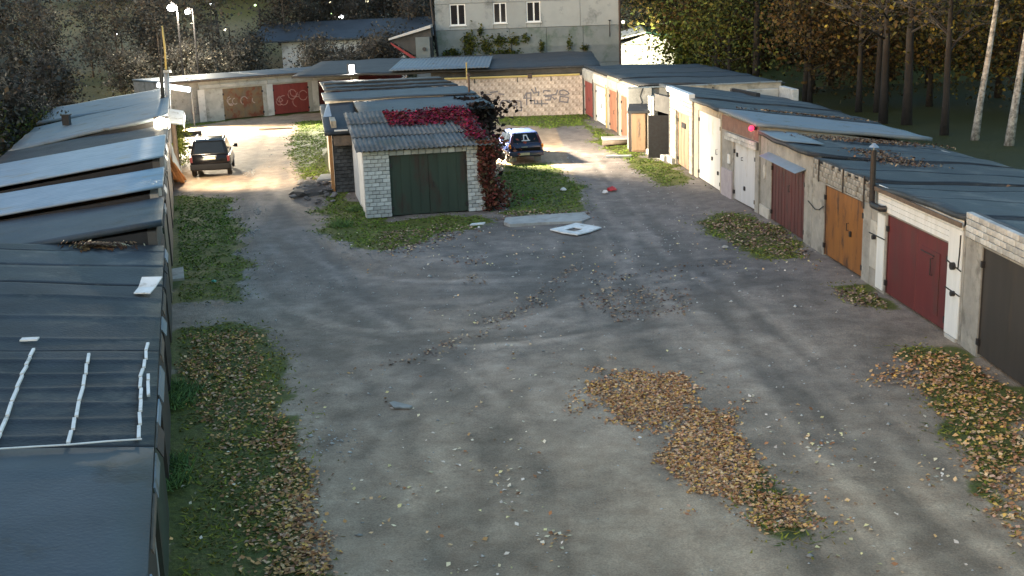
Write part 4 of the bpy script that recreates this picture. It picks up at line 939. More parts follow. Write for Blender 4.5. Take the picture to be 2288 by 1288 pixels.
# strip light behind pole
tb = thing('strip_lamp', 'bright white strip lamp behind the tilted pole', 'lamp', at(388, 195, 79.5))
a, b_ = at(352, 190, 79.5), at(424, 201, 79.5)
mb = MB(); mb.tube([a, b_], 0.17, 10); mb.build('tube', 'tube_white', tb, smooth=True)
mb = MB(); mb.prism([a+Vector((0, 0.19, -0.1)), b_+Vector((0, 0.19, -0.1)), b_+Vector((0, 0.3, -0.1)), a+Vector((0, 0.3, -0.1))], (0, 0, 0.2)); mb.build('housing', 'steel_grey', tb)
for e_ in (a, b_): mb = MB(); mb.tube([e_+Vector((0, 0.37, 0.1)), Vector((e_.x, e_.y+0.37, 0))], 0.05, 8); mb.build('support', 'steel_grey', tb)
spot('strip_lamp_beam', a.lerp(b_, 0.5)+Vector((0.2, -0.35, 0.0)), (-15.5, 70, 0), 6500, (1.0, 0.86, 0.64), 120, 0.8, 0.4, tb)
# white corrugated awning with post
aw = thing('awning', 'small white corrugated awning on a post beside the floodlight', 'awning', (at(392, 300, 57).x, 57.0, 0))
p00, p10, p01, p11 = at(360, 272, 56.3), at(408, 277, 56.3), at(372, 244, 58.0), at(410, 250, 58.0)
mb = MB(); nn = 12
for k in range(nn):
    f0, f1 = k/nn, (k+0.86)/nn
    a0, a1 = p00.lerp(p01, f0), p00.lerp(p01, f1); b0, b1 = p10.lerp(p11, f0), p10.lerp(p11, f1)
    mb.prism([a0, b0, b1, a1], (0, 0, 0.05))
mb.build('slatted_roof', 'sheet_white', aw)
mb = MB(); mb.prism([p00+Vector((0, 0, -0.06)), p10+Vector((0, 0, -0.06)), p11+Vector((0, 0, -0.06)), p01+Vector((0, 0, -0.06))], (0, 0, 0.055)); mb.build('backing', 'zinc_dull', aw)
c = p00.lerp(p11, 0.5); mb = MB(); mb.tube([(c.x, c.y, 0), (c.x, c.y, c.z-0.05)], 0.12, 8); mb.build('post', 'wood_old', aw)
mb = MB(); mb.prism([p10+Vector((0, 0, -0.02)), p11+Vector((0, 0, -0.02)), p11+Vector((0.04, 0, -0.22)), p10+Vector((0.04, 0, -0.22))], (0.03, 0, 0)); mb.build('end_trim', 'steel_grey', aw)

# ================================================================== CARS (local: y forward, rear bumper at y=0)
def loft(mb, secs):
    n = len(secs[0]); vs = [p for s in secs for p in s]; fs = []
    for i in range(len(secs)-1):
        for j in range(n): fs.append((i*n+j, i*n+(j+1) % n, (i+1)*n+(j+1) % n, (i+1)*n+j))
    fs += [tuple(range(n)), tuple((len(secs)-1)*n+j for j in range(n-1, -1, -1))]
    return mb.add(vs, fs)
def csec(y, w, zl, zh, crown=0.03):
    h = zh-zl
    half = [(w*0.86, zl), (w*0.97, zl+h*0.15), (w, zl+h*0.45), (w*0.985, zl+h*0.72), (w*0.93, zh-0.015), (w*0.80, zh+crown*0.3), (w*0.4, zh+crown)]
    return [(x, y, z) for x, z in half]+[(-x, y, z) for x, z in reversed(half)]
def quadp(mb, pts, th):
    P = [Vector(p) for p in pts]; n = (P[1]-P[0]).cross(P[3]-P[0]).normalized()
    return mb.prism(P, n*th)
def wheel(root, x, y, rr, w=0.2):
    s = 1 if x > 0 else -1
    mb = MB(); n = 20
    prof = [(rr*0.62, -w/2), (rr*0.93, -w/2), (rr, -w/2+0.03), (rr, w/2-0.03), (rr*0.93, w/2), (rr*0.62, w/2)]
    vs = []; fs = []; k = len(prof)
    for i in range(n):
        a = 2*math.pi*i/n
        for r_, o in prof: vs.append((x+o, y+r_*math.cos(a), rr+r_*math.sin(a)))
    for i in range(n):
        for j in range(k): fs.append((i*k+j, i*k+(j+1) % k, ((i+1) % n)*k+(j+1) % k, ((i+1) % n)*k+j))
    mb.add(vs, fs); t = mb.build('wheel', 'rubber', root, smooth=True)
    mb = MB(); mb.tube([(x+s*(w/2-0.05), y, rr), (x+s*(w/2-0.02), y, rr)], rr*0.6, 16)
    for i in range(5):
        a = 2*math.pi*i/5; c = Vector((x+s*(w/2-0.01), y, rr)); d = Vector((0, math.cos(a), math.sin(a))); q = Vector((0, -math.sin(a), math.cos(a)))*0.05
        mb.prism([c+d*0.05-q, c+d*rr*0.58-q*0.7, c+d*rr*0.58+q*0.7, c+d*0.05+q], (s*0.015, 0, 0))
    mb.build('rim', 'alloy', t)
def car(name, label, loc, rz, S):
    r = thing(name, label, 'car', loc, rz, local=True); w = S['w']/2; Ln = S['L']; h = S['h']; belt = S['belt']; m = S['mat']
    secs = [csec(y*Ln, w*k, zl, zh) for y, k, zl, zh in S['body']]
    mb = MB(); loft(mb, secs); mb.build('body', m, r, smooth=True, bevel=0.0)
    # greenhouse: bottom ring at belt, top ring at roof
    b0, b1, t0, t1 = S['gh']; wb, wt = w*0.93, w*S.get('tumble', 0.74)
    B = [(-wb, b0, belt), (wb, b0, belt), (wb*0.97, b1, belt-0.02), (-wb*0.97, b1, belt-0.02)]
    T = [(-wt, t0, h-0.03), (wt, t0, h-0.03), (wt*0.96, t1, h-0.04), (-wt*0.96, t1, h-0.04)]
    mb = MB(); mb.box8(B+T); mb.build('roof', S.get('roofmat', m), r, bevel=0.07, seg=3, smooth=True)
    def face(i, j, u0, u1, v0, v1, name_, m_, th=0.012, off=0.004, parent=None):
        a, b_, c, d = Vector(B[i]), Vector(B[j]), Vector(T[j]), Vector(T[i])
        f = lambda u, v: (a*(1-u)+b_*u)*(1-v)+(d*(1-u)+c*u)*v
        P = [f(u0, v0), f(u1, v0), f(u1, v1), f(u0, v1)]; n = (P[1]-P[0]).cross(P[3]-P[0]).normalized()
        mb_ = MB(); mb_.prism([p+n*off for p in P], n*th); return mb_.build(name_, m_, parent or r, bevel=0.004, seg=1), f, n
    rw, f, n = face(0, 1, 0.09, 0.91, 0.10, 0.90, 'rear_window', 'car_glass')
    face(2, 3, 0.07, 0.93, 0.08, 0.92, 'windshield', 'car_glass')
    for i, j in ((1, 2), (3, 0)):
        cuts = [(0.06, 0.30), (0.33, 0.60), (0.63, 0.92)]
        for u0, u1 in cuts:
            if i == 3: u0, u1 = 1-u1, 1-u0
            face(i, j, u0, u1, 0.12, 0.88, 'side_window', 'car_glass')
    for s in (-1, 1):
        wheel(r, s*(w-0.11), Ln*0.20, S['wr']); wheel(r, s*(w-0.11), Ln*0.80, S['wr'])
        mb = MB(); mb.tube([(s*(w+0.01), Ln*0.66, belt+0.02), (s*(w+0.1), Ln*0.66, belt+0.06)], 0.03, 6); mb.box(s*(w+0.16)-0.08, s*(w+0.16)+0.08, Ln*0.66-0.04, Ln*0.66+0.05, belt-0.01, belt+0.15); mb.build('mirror', 'car_trim', r, bevel=0.02)
        mb = MB(); mb.box(s*(w*0.72)-0.12, s*(w*0.72)+0.12, Ln-0.03, Ln+0.02, 0.55, 0.70); mb.build('headlight', 'lamp_clear', r, bevel=0.02)
    mb = MB(); mb.box(-w*0.99, w*0.99, -0.09, 0.12, S['bz0'], S['bz1']); mb.build('rear_bumper', S.get('bumper', 'car_trim'), r, bevel=0.05, seg=3, smooth=True)
    mb = MB(); mb.box(-w*0.97, w*0.97, Ln-0.1, Ln+0.08, 0.28, 0.55); mb.build('front_bumper', 'car_trim', r, bevel=0.05, seg=3, smooth=True)
    mb = MB(); pz = S['plate']; pd = S.get('plate_y', -0.12); px_ = S.get('plate_x', 0); mb.box(px_-0.26, px_+0.26, pd, pd+0.03, pz, pz+0.115); p_ = mb.build('number_plate', 'plate', r, bevel=0.005)
    return r, f, n, w
SUV = dict(L=4.5, w=1.84, h=1.74, belt=1.06, mat='car_black', wr=0.36, bz0=0.38, bz1=0.66, plate=0.86, plate_y=-0.045, gh=(0.03, 3.15, 0.34, 2.45), tumble=0.76,
           body=[(0.0, 0.90, 0.42, 1.02), (0.02, 0.97, 0.34, 1.06), (0.2, 1.0, 0.30, 1.07), (0.7, 1.0, 0.28, 1.05), (0.86, 0.98, 0.30, 0.98), (0.97, 0.92, 0.34, 0.86), (1.0, 0.80, 0.42, 0.70)])
cr = gp(471, 399)
r, f, n, w = car('parked_car', 'black off road car parked beside the left garages, seen from behind', (cr.x, cr.y+0.15, 0), R_(10), SUV)
for s in (-1, 1):
    mb = MB(); mb.box(s*0.84-0.06, s*0.84+0.06, -0.035, 0.14, 0.74, 1.02); mb.build('tail_light', 'lamp_red', r, bevel=0.02)
    mb = MB(); mb.tube([(s*0.62, 0.5, 1.76), (s*0.62, 0.6, 1.81), (s*0.61, 2.2, 1.81), (s*0.61, 2.3, 1.75)], 0.025, 6); mb.build('roof_rail', 'alloy', r)
    mb = MB(); mb.tube([(s*0.55, 1.0 if s < 0 else 1.9, 1.82), (-s*0.02, 1.0 if s < 0 else 1.9, 1.82)], 0.025, 6); mb.build('roof_bar', 'alloy', r)
mb = MB(); quadp(mb, [f(0.08, 0.95)+Vector((0, -0.10, 0.0)), f(0.92, 0.95)+Vector((0, -0.10, 0.0)), f(0.92, 1.0)+Vector((0, 0.12, 0.03)), f(0.08, 1.0)+Vector((0, 0.12, 0.03))], 0.02); mb.build('spoiler', 'car_black', r)
mb = MB(); mb.box(-0.3, 0.3, -0.03, 0.06, 0.99, 1.03); mb.build('tailgate_trim', 'alloy', r, bevel=0.008)
mb = MB(); mb.tube([(0.15, -0.03, 1.16), (-0.25, -0.0, 1.2)], 0.012, 6); mb.build('rear_wiper', 'car_trim', r)
VAZ = dict(L=4.25, w=1.68, h=1.48, belt=0.93, mat='car_blue', wr=0.29, bz0=0.36, bz1=0.58, bumper='car_blue', plate=0.40, plate_y=-0.12, plate_x=-0.12, gh=(0.02, 3.05, 0.36, 2.2), tumble=0.74,
           body=[(0.0, 0.92, 0.36, 0.90), (0.02, 0.98, 0.30, 0.93), (0.2, 1.0, 0.26, 0.94), (0.7, 1.0, 0.25, 0.92), (0.86, 0.98, 0.27, 0.84), (0.97, 0.92, 0.30, 0.74), (1.0, 0.82, 0.38, 0.6)])
c2 = gp(1178, 367)
r, f, n, w = car('parked_car', 'dark blue estate car parked in the right lane, seen from behind', (c2.x-0.02, c2.y+0.25, 0), R_(10), VAZ)
for s, u0, u1 in ((-1, 0.012, 0.085), (1, 0.915, 0.988)):
    P = [f(u0, 0.0), f(u1, 0.0), f(u1, 0.72), f(u0, 0.72)]; mb = MB(); quadp(mb, [p+n*0.004 for p in P], 0.03); tl = mb.build('tail_light', 'lamp_red', r, bevel=0.006)
    mb = MB(); mb.box(s*0.78-0.05, s*0.78+0.05, -0.03, 0.1, 0.74, 0.90); mb.build('indicator', 'lamp_amber', tl, bevel=0.01)
    mb = MB(); mb.box(s*0.60-0.17, s*0.60+0.17, 0.30, 0.33, 0.05, 0.34); mb.build('mudflap', 'mudflap', r, bevel=0.01)
# sticker mark on the rear window
for pts in ([(0.44, 0.25), (0.45, 0.70), (0.55, 0.70), (0.60, 0.25)], [(0.38, 0.25), (0.64, 0.25)]):
    for (ua, va), (ub, vb) in zip(pts[:-1], pts[1:]):
        a, b_ = f(ua, va)+n*0.017, f(ub, vb)+n*0.017; d = (b_-a).normalized(); s_ = d.cross(n)*0.025
        mb = MB(); mb.prism([a-s_-d*0.01, b_-s_+d*0.01, b_+s_+d*0.01, a+s_-d*0.01], n*0.003); mb.build('sticker_stroke', 'plastic_white', r)
mb = MB(); mb.box(-0.22, 0.06, -0.014, 0.05, 0.76, 0.80); mb.build('badge', 'alloy', r)
mb = MB(); mb.box(-0.7, 0.7, -0.02, 0.08, 0.60, 0.74); mb.build('tailgate_panel', 'car_trim', r, bevel=0.02)

# ================================================================== CLUTTER IN THE YARD
def blob(c, rr, seed, m, name, label, cat, flat=0.6, **kw):
    q = random.Random(seed); bm = bmesh.new(); bmesh.ops.create_icosphere(bm, subdivisions=2, radius=1.0)
    me_v = []
    for v in bm.verts:
        k = 1+q.uniform(-0.22, 0.22); me_v.append((c[0]+v.co.x*rr[0]*k, c[1]+v.co.y*rr[1]*k, c[2]+max(-0.2, v.co.z)*rr[2]*k))
    fs = [tuple(v.index for v in f.verts) for f in bm.faces]; bm.free()
    return MB().add(me_v, fs)
# planks leaning on the left garage
p0 = gp(400, 408); top = FL.p(LY(45.5), -0.02, 1.6)
pk = [(gp(408, 410), at(374, 352, 49.6)), (gp(402, 406), at(378, 362, 50.2)), (gp(394, 408), at(374, 372, 49.3)), (gp(412, 404), at(384, 366, 50.6)), (gp(398, 402), at(372, 345, 50.0))]
for k, (a, b_) in enumerate(pk):
    d = (b_-a).normalized(); s = d.cross(Vector((0, 0, 1))).normalized()*0.09
    mb = MB(); mb.prism([a-s, a+s, b_+s, b_-s], Vector((0.03, -0.03, 0.04)))
    one('plank', mb, 'wood_new', 'orange brown plank leaning against the left garage behind the black car', 'plank', org=a, group='planks leaning beside the black car')
# dark sheets leaning behind the planks
for k, (x, y, lab) in enumerate([(380, 352, 'dark metal sheet leaning by the green shrub near the floodlight')]):
    a = gp(x+14, y+36); b_ = at(x-8, y-28, a.y+0.3)
    mb = MB(); d = b_-a; mb.prism([a, a+Vector((0.25, 0.1, 0)), b_+Vector((0.2, 0.1, 0)), b_], (0.0, 0.05, 0.0)); one('metal_sheet', mb, 'zinc_dull' if k == 0 else 'steel_dark', lab, 'metal sheet', org=a)
a, b_ = gp(396, 306), gp(450, 303); mb = MB(); mb.prism([a, b_, b_+Vector((0, 0, 0.3)), a+Vector((0, 0, 0.3))], (0, 0.2, 0)); one('barrier_beam', mb, 'steel_dark', 'low dark beam lying across the ground in front of the black car', 'beam', org=a)
# rubble heap left of the middle garage: single stones
hp = thing('rubble_heap', 'heap of broken concrete and soil left of the middle garage', 'rubble heap', gp(710, 425))
mb = blob(gp(705, 428), (0.95, 1.6, 0.35), 3, 'rubble', 'soil', '', ''); mb.build('soil', 'dark_wall', hp, smooth=False)
rub_me = []
for k in range(4):
    bm = bmesh.new(); bmesh.ops.create_icosphere(bm, subdivisions=1, radius=1.0); q = random.Random(k)
    for v in bm.verts: v.co = (v.co.x*q.uniform(.7, 1.2), v.co.y*q.uniform(.7, 1.2), v.co.z*q.uniform(.5, .9))
    me = bpy.data.meshes.new('stone'); bm.to_mesh(me); bm.free(); me.materials.append(MATS['rubble']); rub_me.append(me)
def stone(parent, p, s, flat=False):
    o = bpy.data.objects.new('stone', rnd.choice(rub_me)); COL.objects.link(o); o.parent = parent; o.location = Vector(p)-ORG[parent]
    o.scale = (s*rnd.uniform(0.7, 1.4), s*rnd.uniform(0.7, 1.3), s*rnd.uniform(0.4, 0.8)); o.rotation_euler = (rnd.uniform(-.4, .4), rnd.uniform(-.4, .4), rnd.uniform(0, 6))
for k in range(60):
    p = gp(rnd.gauss(706, 26), rnd.gauss(425, 15)); p.z = 0.05+0.30*math.exp(-((p.x-hp.location.x)**2+((p.y-hp.location.y)/1.7)**2)/0.7)
    stone(hp, p, rnd.uniform(0.07, 0.22))
mb = MB(); c = gp(735, 418); mb.prism([c+Vector((-0.45, -0.5, 0.30)), c+Vector((0.45, -0.4, 0.32)), c+Vector((0.5, 0.5, 0.42)), c+Vector((-0.4, 0.45, 0.40))], (0.02, 0.0, 0.1)); mb.build('slab', 'slab', hp, bevel=0.02)
# pale slabs and sheet
P = [gp(x, y) for x, y in [(1126, 500), (1130, 490), (1210, 484), (1305, 478), (1320, 490), (1300, 498), (1210, 501), (1140, 505)]]
one('concrete_slab', MB().prism([p+Vector((0, 0, -0.05)) for p in P], (0, 0, 0.11)), 'slab', 'long pale grey slab lying in the dirt before the middle garage', 'slab')
outer = [gp(x, y) for x, y in [(1229, 516), (1262, 509), (1287, 502), (1318, 507), (1344, 512), (1320, 521), (1290, 528), (1255, 523)]]
c = gp(1280, 514.5); inner = [c+(p-c)*0.36+Vector((0, 0.0, 0)) for p in outer]
mb = MB(); n8 = 8
def lz(v, z): return Vector((v.x, v.y, z))
for z in (0.0,):
    vs = [lz(p, 0.06) for p in outer]+[lz(p, 0.03) for p in inner]+[lz(p, 0.02) for p in outer]+[lz(p, 0.0) for p in inner]
    fs = []
    for i in range(n8):
        j = (i+1) % n8; fs += [(i, j, n8+j, n8+i), (16+i, 24+i, 24+j, 16+j), (i, 16+i, 16+j, j), (n8+i, n8+j, 24+j, 24+i)]
    mb.add(vs, fs)
one('white_sheet', mb, 'sheet_white', 'white diamond shaped sheet with a dark hole lying on the dirt', 'sheet')
a = gp(1068, 506); mb = MB(); mb.prism([a+Vector((-0.28, -0.12, 0.05)), a+Vector((0.2, 0.0, 0.05)), a+Vector((0.26, 0.16, 0.07)), a+Vector((-0.2, 0.02, 0.07))], (0, 0, 0.04)); mb.prism([a+Vector((0.0, -0.35, 0)), a+Vector((0.08, -0.35, 0)), a+Vector((0.08, -0.28, 0)), a+Vector((0, -0.28, 0))], (0, 0, 0.05))
one('white_board', mb, 'sheet_white', 'small white board on the ground left of the pale slab', 'board', org=a)
def bit(x, y, s, m, name, label, cat='litter'):
    c = gp(x, y); mb = blob((c.x, c.y, 0.05), (s, s*0.8, s*0.7), int(x), m, name, label, cat); one(name, mb, m, label, cat)
bit(1368, 427, 0.19, 'plastic_red', 'plastic_bag', 'crumpled red bag lying in the right lane')
bit(1352, 433, 0.13, 'plastic_white', 'plastic_bag', 'small white bag beside the red one in the right lane')
bit(1259, 427, 0.12, 'plastic_white', 'paper_scrap', 'pale scrap on the grass right of the middle garage')
bit(478, 633, 0.08, 'plastic_green', 'bottle_scrap', 'pale green scrap in the grass strip by the left garages')
bit(1430, 984, 0.035, 'plastic_white', 'paper_scrap', 'tiny white scrap at the edge of the main leaf drift')
bit(1620, 556, 0.1, 'slab', 'stone', 'pale stone near the weathered dark red doors', 'stone')
P = [gp(x, y) for x, y in [(870, 901), (880, 898), (921, 908), (915, 913), (880, 912)]]
one('cardboard_piece', MB().prism([p+Vector((0, 0, -0.01)) for p in P], (0, 0, 0.025)), 'concrete', 'flat pale piece of cardboard lying on the dirt track', 'cardboard')
P = [gp(x, y) for x, y in [(374, 606), (410, 600), (412, 625), (374, 630)]]
one('concrete_slab', MB().prism([p+Vector((0, 0, -0.05)) for p in P], (0, 0, 0.1)), 'concrete', 'grey concrete slab in the grass beside the left garages', 'slab')
# log and slab pile in the right lane
lp = gp(1378, 324); lg = thing('slab_pile', 'low pile of old slabs and a log in the right lane', 'pile', lp)
mb = MB(); mb.box(lp.x-0.75, lp.x+0.7, lp.y-0.3, lp.y+0.7, 0.28, 0.38); mb.build('slab', 'slab', lg, bevel=0.02)
mb = MB(); mb.tube([lp+Vector((-0.75, -0.25, 0.14)), lp+Vector((0.85, -0.1, 0.16))], 0.15, 10); mb.build('log', 'wood_old', lg, smooth=True)
mb = MB(); mb.box(lp.x-0.6, lp.x+0.6, lp.y+0.1, lp.y+0.6, 0, 0.278); mb.build('support', 'dark_wall', lg)
P = gp(1390, 352); mb = MB(); mb.prism([P+Vector((-0.8, 0, 0)), P+Vector((0.4, -0.1, 0)), P+Vector((0.5, 0.3, 0)), P+Vector((-0.7, 0.35, 0))], (0, 0, 0.08)); one('concrete_slab', mb, 'slab', 'pale flat slab in front of the metal locker', 'slab', org=P)
P = gp(610, 290); mb = MB(); mb.prism([P+Vector((-0.9, 0, 0.02)), P+Vector((1.2, 0.2, 0.02)), P+Vector((1.2, 0.6, 0.02)), P+Vector((-0.9, 0.3, 0.02))], (0, 0, 0.05)); one('wooden_board', mb, 'wood_old', 'dark board lying on the lit ground before the rear left row', 'board', org=P)

# ================================================================== FAR BUILDINGS
BY = 98.0
b0 = at(976, 125, BY); b1 = at(1386, 120, BY)
bd = thing('apartment_building', 'tall grey panel building with three white windows behind the garages', 'building', ((b0.x+b1.x)/2, BY, 0))
wins = []
for (xa, ya, xb, yb) in [(1006, 9, 1039, 58), (1103, 6, 1131, 53), (1177, 3, 1207, 50)]:
    p, q = at(xa, yb, BY), at(xb, ya, BY); wins.append((p.x, q.x, p.z, q.z))
wz0 = min(w_[2] for w_ in wins)-0.02; wz1 = max(w_[3] for w_ in wins)+0.02
X0, X1 = b0.x, b1.x
def panel(x0, x1, z0, z1, m_='building_wall'):
    mb = MB(); g = 0.014; mb.box(x0+g, x1-g, BY, BY+0.3, z0+g, z1-g); mb.build('wall_panel', m_, bd, bevel=0.01, seg=1)
cols = np.linspace(X0, X1, 6)
for a, b_ in zip(cols[:-1], cols[1:]):
    panel(a, b_, -0.1, 2.2, 'building_base'); panel(a, b_, 2.2, wz0-0.35, 'building_base'); panel(a, b_, wz1, 10.5)
edges = [X0]
for w_ in wins:
    panel(edges[-1], w_[0], wz0-0.35, wz1); panel(w_[0], w_[1], wz0-0.35, w_[2]); panel(w_[0], w_[1], w_[3], wz1+0.0) if wz1-w_[3] > 0.06 else None
    edges.append(w_[1])
xm = (edges[-1]+X1)/2; panel(edges[-1], xm, wz0-0.35, wz1); panel(xm, X1, wz0-0.35, wz1)
mb = MB(); mb.box(X0+0.02, X1-0.02, BY+0.31, BY+11, -0.1, 10.4); mb.build('core', 'building_wall', bd)
mb = MB(); mb.box(X0-0.2, X1+0.2, BY-0.25, BY+11.2, 10.5, 10.8); mb.build('roof', 'felt_dark', bd)
for w_ in wins:
    x0, x1, z0, z1 = w_; mb = MB(); t = 0.09
    mb.box(x0, x0+t, BY+0.06, BY+0.16, z0, z1); mb.box(x1-t, x1, BY+0.06, BY+0.16, z0, z1); mb.box(x0+t, x1-t, BY+0.06, BY+0.16, z0, z0+t); mb.box(x0+t, x1-t, BY+0.06, BY+0.16, z1-t, z1)
    xc = x0+(x1-x0)*0.52; mb.box(xc-0.06, xc+0.06, BY+0.055, BY+0.15, z0+t, z1-t); fo = mb.build('window', 'pvc', bd)
    for a, b_ in ((x0+t, xc-0.06), (xc+0.06, x1-t)):
        mb = MB(); mb.box(a, b_, BY+0.11, BY+0.125, z0+t, z1-t); mb.build('pane', 'window_glass', fo)
    mb = MB(); mb.box(x0-0.08, x1+0.08, BY-0.1, BY+0.058, z0-0.06, z0-0.003); mb.build('sill', 'pvc', fo)
for px_ in (962, 1384):
    a, c_ = at(px_, 0, BY-0.2), at(px_+(17 if px_ < 1000 else 2), 132, BY-0.2)
    mb = MB(); mb.tube([(a.x, BY-0.18, 10.4), a, c_, (c_.x, BY-0.18, 0)], 0.09, 8); mb.build('downpipe', 'steel_dark' if px_ < 1000 else 'rusty_pipe', bd)
mb = MB(); a = at(1362, 45, BY-0.1); mb.tube([(a.x, BY-0.05, a.z-1.3), (a.x, BY-0.15, a.z-0.1), (a.x, BY-0.15, a.z)], [0.03, 0.03, 0.12], 8); mb.build('bracket', 'steel_dark', bd)
# side strip of the building + porch
pr = thing('porch', 'lean to porch with dark roof and red edge at the left of the grey building', 'porch', at(930, 130, BY-0.5))
pr.location.z = 0; ORG[pr] = Vector(pr.location)
q0, q1, q2 = at(868, 91, 95.5), at(962, 63, 95.5), at(936, 132, 95.0)
mb = MB(); mb.prism([q0, q1, q1+Vector((0, 0, 0.22)), q0+Vector((0, 0, 0.14))], (0, 3.2, 0)); mb.build('roof', 'white_wall', pr)
mb = MB(); mb.prism([q0+Vector((0.15, 0.25, -0.02)), Vector((q1.x, q1.y+0.25, q1.z-0.02)), Vector((q1.x, q1.y+0.25, q2.z)), Vector((q2.x, q1.y+0.25, q2.z))], (0, 2.5, 0)); mb.build('gable', 'dark_wall', pr)
a, c_ = at(928, 84, 95.4), at(962, 134, 95.4); mb = MB(); mb.box(a.x, c_.x, 95.35, 95.7, 0, a.z); mb.build('wall', 'building_base', pr)
a = at(948, 110, 95.3); mb = MB(); mb.tube([(a.x, 95.2, a.z), (a.x, 95.34, a.z)], 0.15, 10); mb.build('vent', 'dark_wall', pr)
a, b_ = at(872, 95, 95.3), at(930, 130, 95.3); mb = MB(); mb.prism([a, b_, b_+Vector((-0.25, 0, -0.12)), a+Vector((0.1, 0, -0.2))], (0, 0.12, 0)); mb.build('red_edge', 'roof_red', pr)
# long white wall with dark roof
lw = thing('long_shed', 'long low white walled shed with dark roof behind the rear left garages', 'shed', at(770, 130, 118))
lw.location.z = 0; ORG[lw] = Vector(lw.location)
a, b_ = at(628, 96, 118), at(905, 84, 118)
for k in range(6):
    xa, xb = a.x+(b_.x-a.x)*k/6, a.x+(b_.x-a.x)*(k+1)/6
    mb = MB(); mb.box(xa+0.03, xb-0.03, 118, 118.3, 0, a.z+(b_.z-a.z)*k/6); mb.build('wall_panel', 'white_wall', lw)
mb = MB(); r0, r1 = at(560, 98, 117.4), at(980, 80, 117.4); mb.prism([r0, r1, r1+Vector((0, 7, 1.6)), r0+Vector((0, 7, 1.6))], (0, 0, 0.15)); mb.build('roof', 'felt_grey', lw)
# white kiosk with green roof at right of building, lit
kk = thing('white_house', 'brightly lit white walled house with green roof right of the grey building', 'house', at(1450, 130, 112))
kk.location.z = 0; ORG[kk] = Vector(kk.location)
a, b_ = at(1388, 100, 112), at(1512, 92, 112)
mb = MB(); mb.box(a.x, b_.x, 112, 118, 0, a.z); mb.build('wall', 'white_wall', kk)
g0, g1, g2 = at(1388, 92, 111.6), at(1448, 76, 111.6), at(1512, 90, 111.6)
mb = MB(); mb.prism([Vector((g0.x, 111.7, a.z+0.003)), Vector((g2.x, 111.7, a.z+0.003)), Vector((g1.x, 111.7, g1.z))], (0, 0.4, 0)); mb.build('gable', 'white_wall', kk)
mb = MB(); mb.prism([g1+Vector((-0.2, 0, 0.08)), g2+Vector((0.5, 0, 0.10)), g2+Vector((0.5, 6.5, 0.3)), g1+Vector((0, 6.5, 0.5))], (0, 0, 0.12)); mb.build('roof', 'roof_green', kk)
mb = MB(); mb.prism([g1+Vector((-0.2, 0, 0.08)), g0+Vector((-0.3, 0, 0.1)), g0+Vector((-0.3, 6.5, 0.3)), g1+Vector((0, 6.5, 0.5))], (0, 0, 0.10)); mb.build('roof', 'white_wall', kk)
wl = thing('assumed_wall_lamp', 'assumed lamp on the right side wall of the grey building', 'lamp', (X1+0.3, 103.0, 5.2))  # unseen lamp, assumed from the light on the white house and bush
mb = MB(); mb.tube([(X1+0.03, 103, 5.4), (X1+0.4, 103, 5.5), (X1+0.7, 103, 5.35)], 0.04, 8); mb.build('arm', 'steel_dark', wl)
mb = MB(); sphere(mb, (X1+0.75, 103, 5.2), 0.14); mb.build('bulb', 'street_warm', wl, smooth=True)
spot('assumed_wall_lamp_beam', Vector((X1+1.0, 103, 5.2)), (12.6, 111.5, 1.5), 3000, (1.0, 0.94, 0.66), 75, 0.5, 0.15, wl)

# street lamps far behind
def street_lamp(x, y, Y, em, label, rr=0.2, power=0, col=(1, 0.9, 0.7)):
    c = at(x, y, Y); g = gzf(c.x, Y)
    t = thing('street_lamp', label, 'street lamp', (c.x, Y, g))
    mb = MB(); mb.tube([(c.x+0.35, Y+0.2, g-0.2), (c.x+0.35, Y+0.2, c.z+0.2), (c.x, Y, c.z+rr+0.08)], [0.1, 0.06, 0.05], 8); mb.build('post', 'steel_dark', t)
    mb = MB(); sphere(mb, c, rr, 10, 7, 0.8); mb.build('bulb', em, t, smooth=True)
    if power:
        l = bpy.data.lights.new('street_light', 'POINT'); l.energy = power; l.color = col; l.shadow_soft_size = 0.3
        o = bpy.data.objects.new('street_light', l); COL.objects.link(o); o.parent = t; o.location = c-Vector((c.x, Y, g))+Vector((0, -0.6, 0))
street_lamp(383, 18, 95, 'street_white', 'brightest white street lamp above the tilted pole', 0.34, 900, (1, 0.9, 0.7))
street_lamp(419, 27, 96, 'street_white', 'white street lamp just right of the brightest one', 0.22, 500, (1, 0.9, 0.7))
for x, y, Y, em, rr, lab in [(471, 10, 135, 'street_white', 0.16, 'small white lamp at the top edge left of the timestamp middle trees'), (570, 12, 135, 'street_green', 0.14, 'small greenish lamp high among the rear left trees'),
      (740, 8, 140, 'street_warm', 0.26, 'warm lamp at the top edge left of the grey building'), (742, 30, 132, 'street_green', 0.16, 'yellow green lamp beside the star shaped white one'),
      (762, 38, 130, 'street_white', 0.24, 'star bright white lamp left of the grey building'), (836, 55, 128, 'street_warm', 0.10, 'faint lamp nearest the grey building'),
      (428, 54, 124, 'street_warm', 0.12, 'dim yellow lamp low on the slope'), (503, 67, 124, 'street_warm', 0.14, 'yellow lamp lowest on the slope'), (260, 77, 118, 'street_white', 0.08, 'tiny white lamp deep in the left thicket'),
      (476, 29, 128, 'street_warm', 0.12, 'dim amber lamp on the slope top'), (820, 3, 138, 'street_warm', 0.16, 'amber lamp at the top edge near the grey building')]:
    street_lamp(x, y, Y, em, lab, rr)

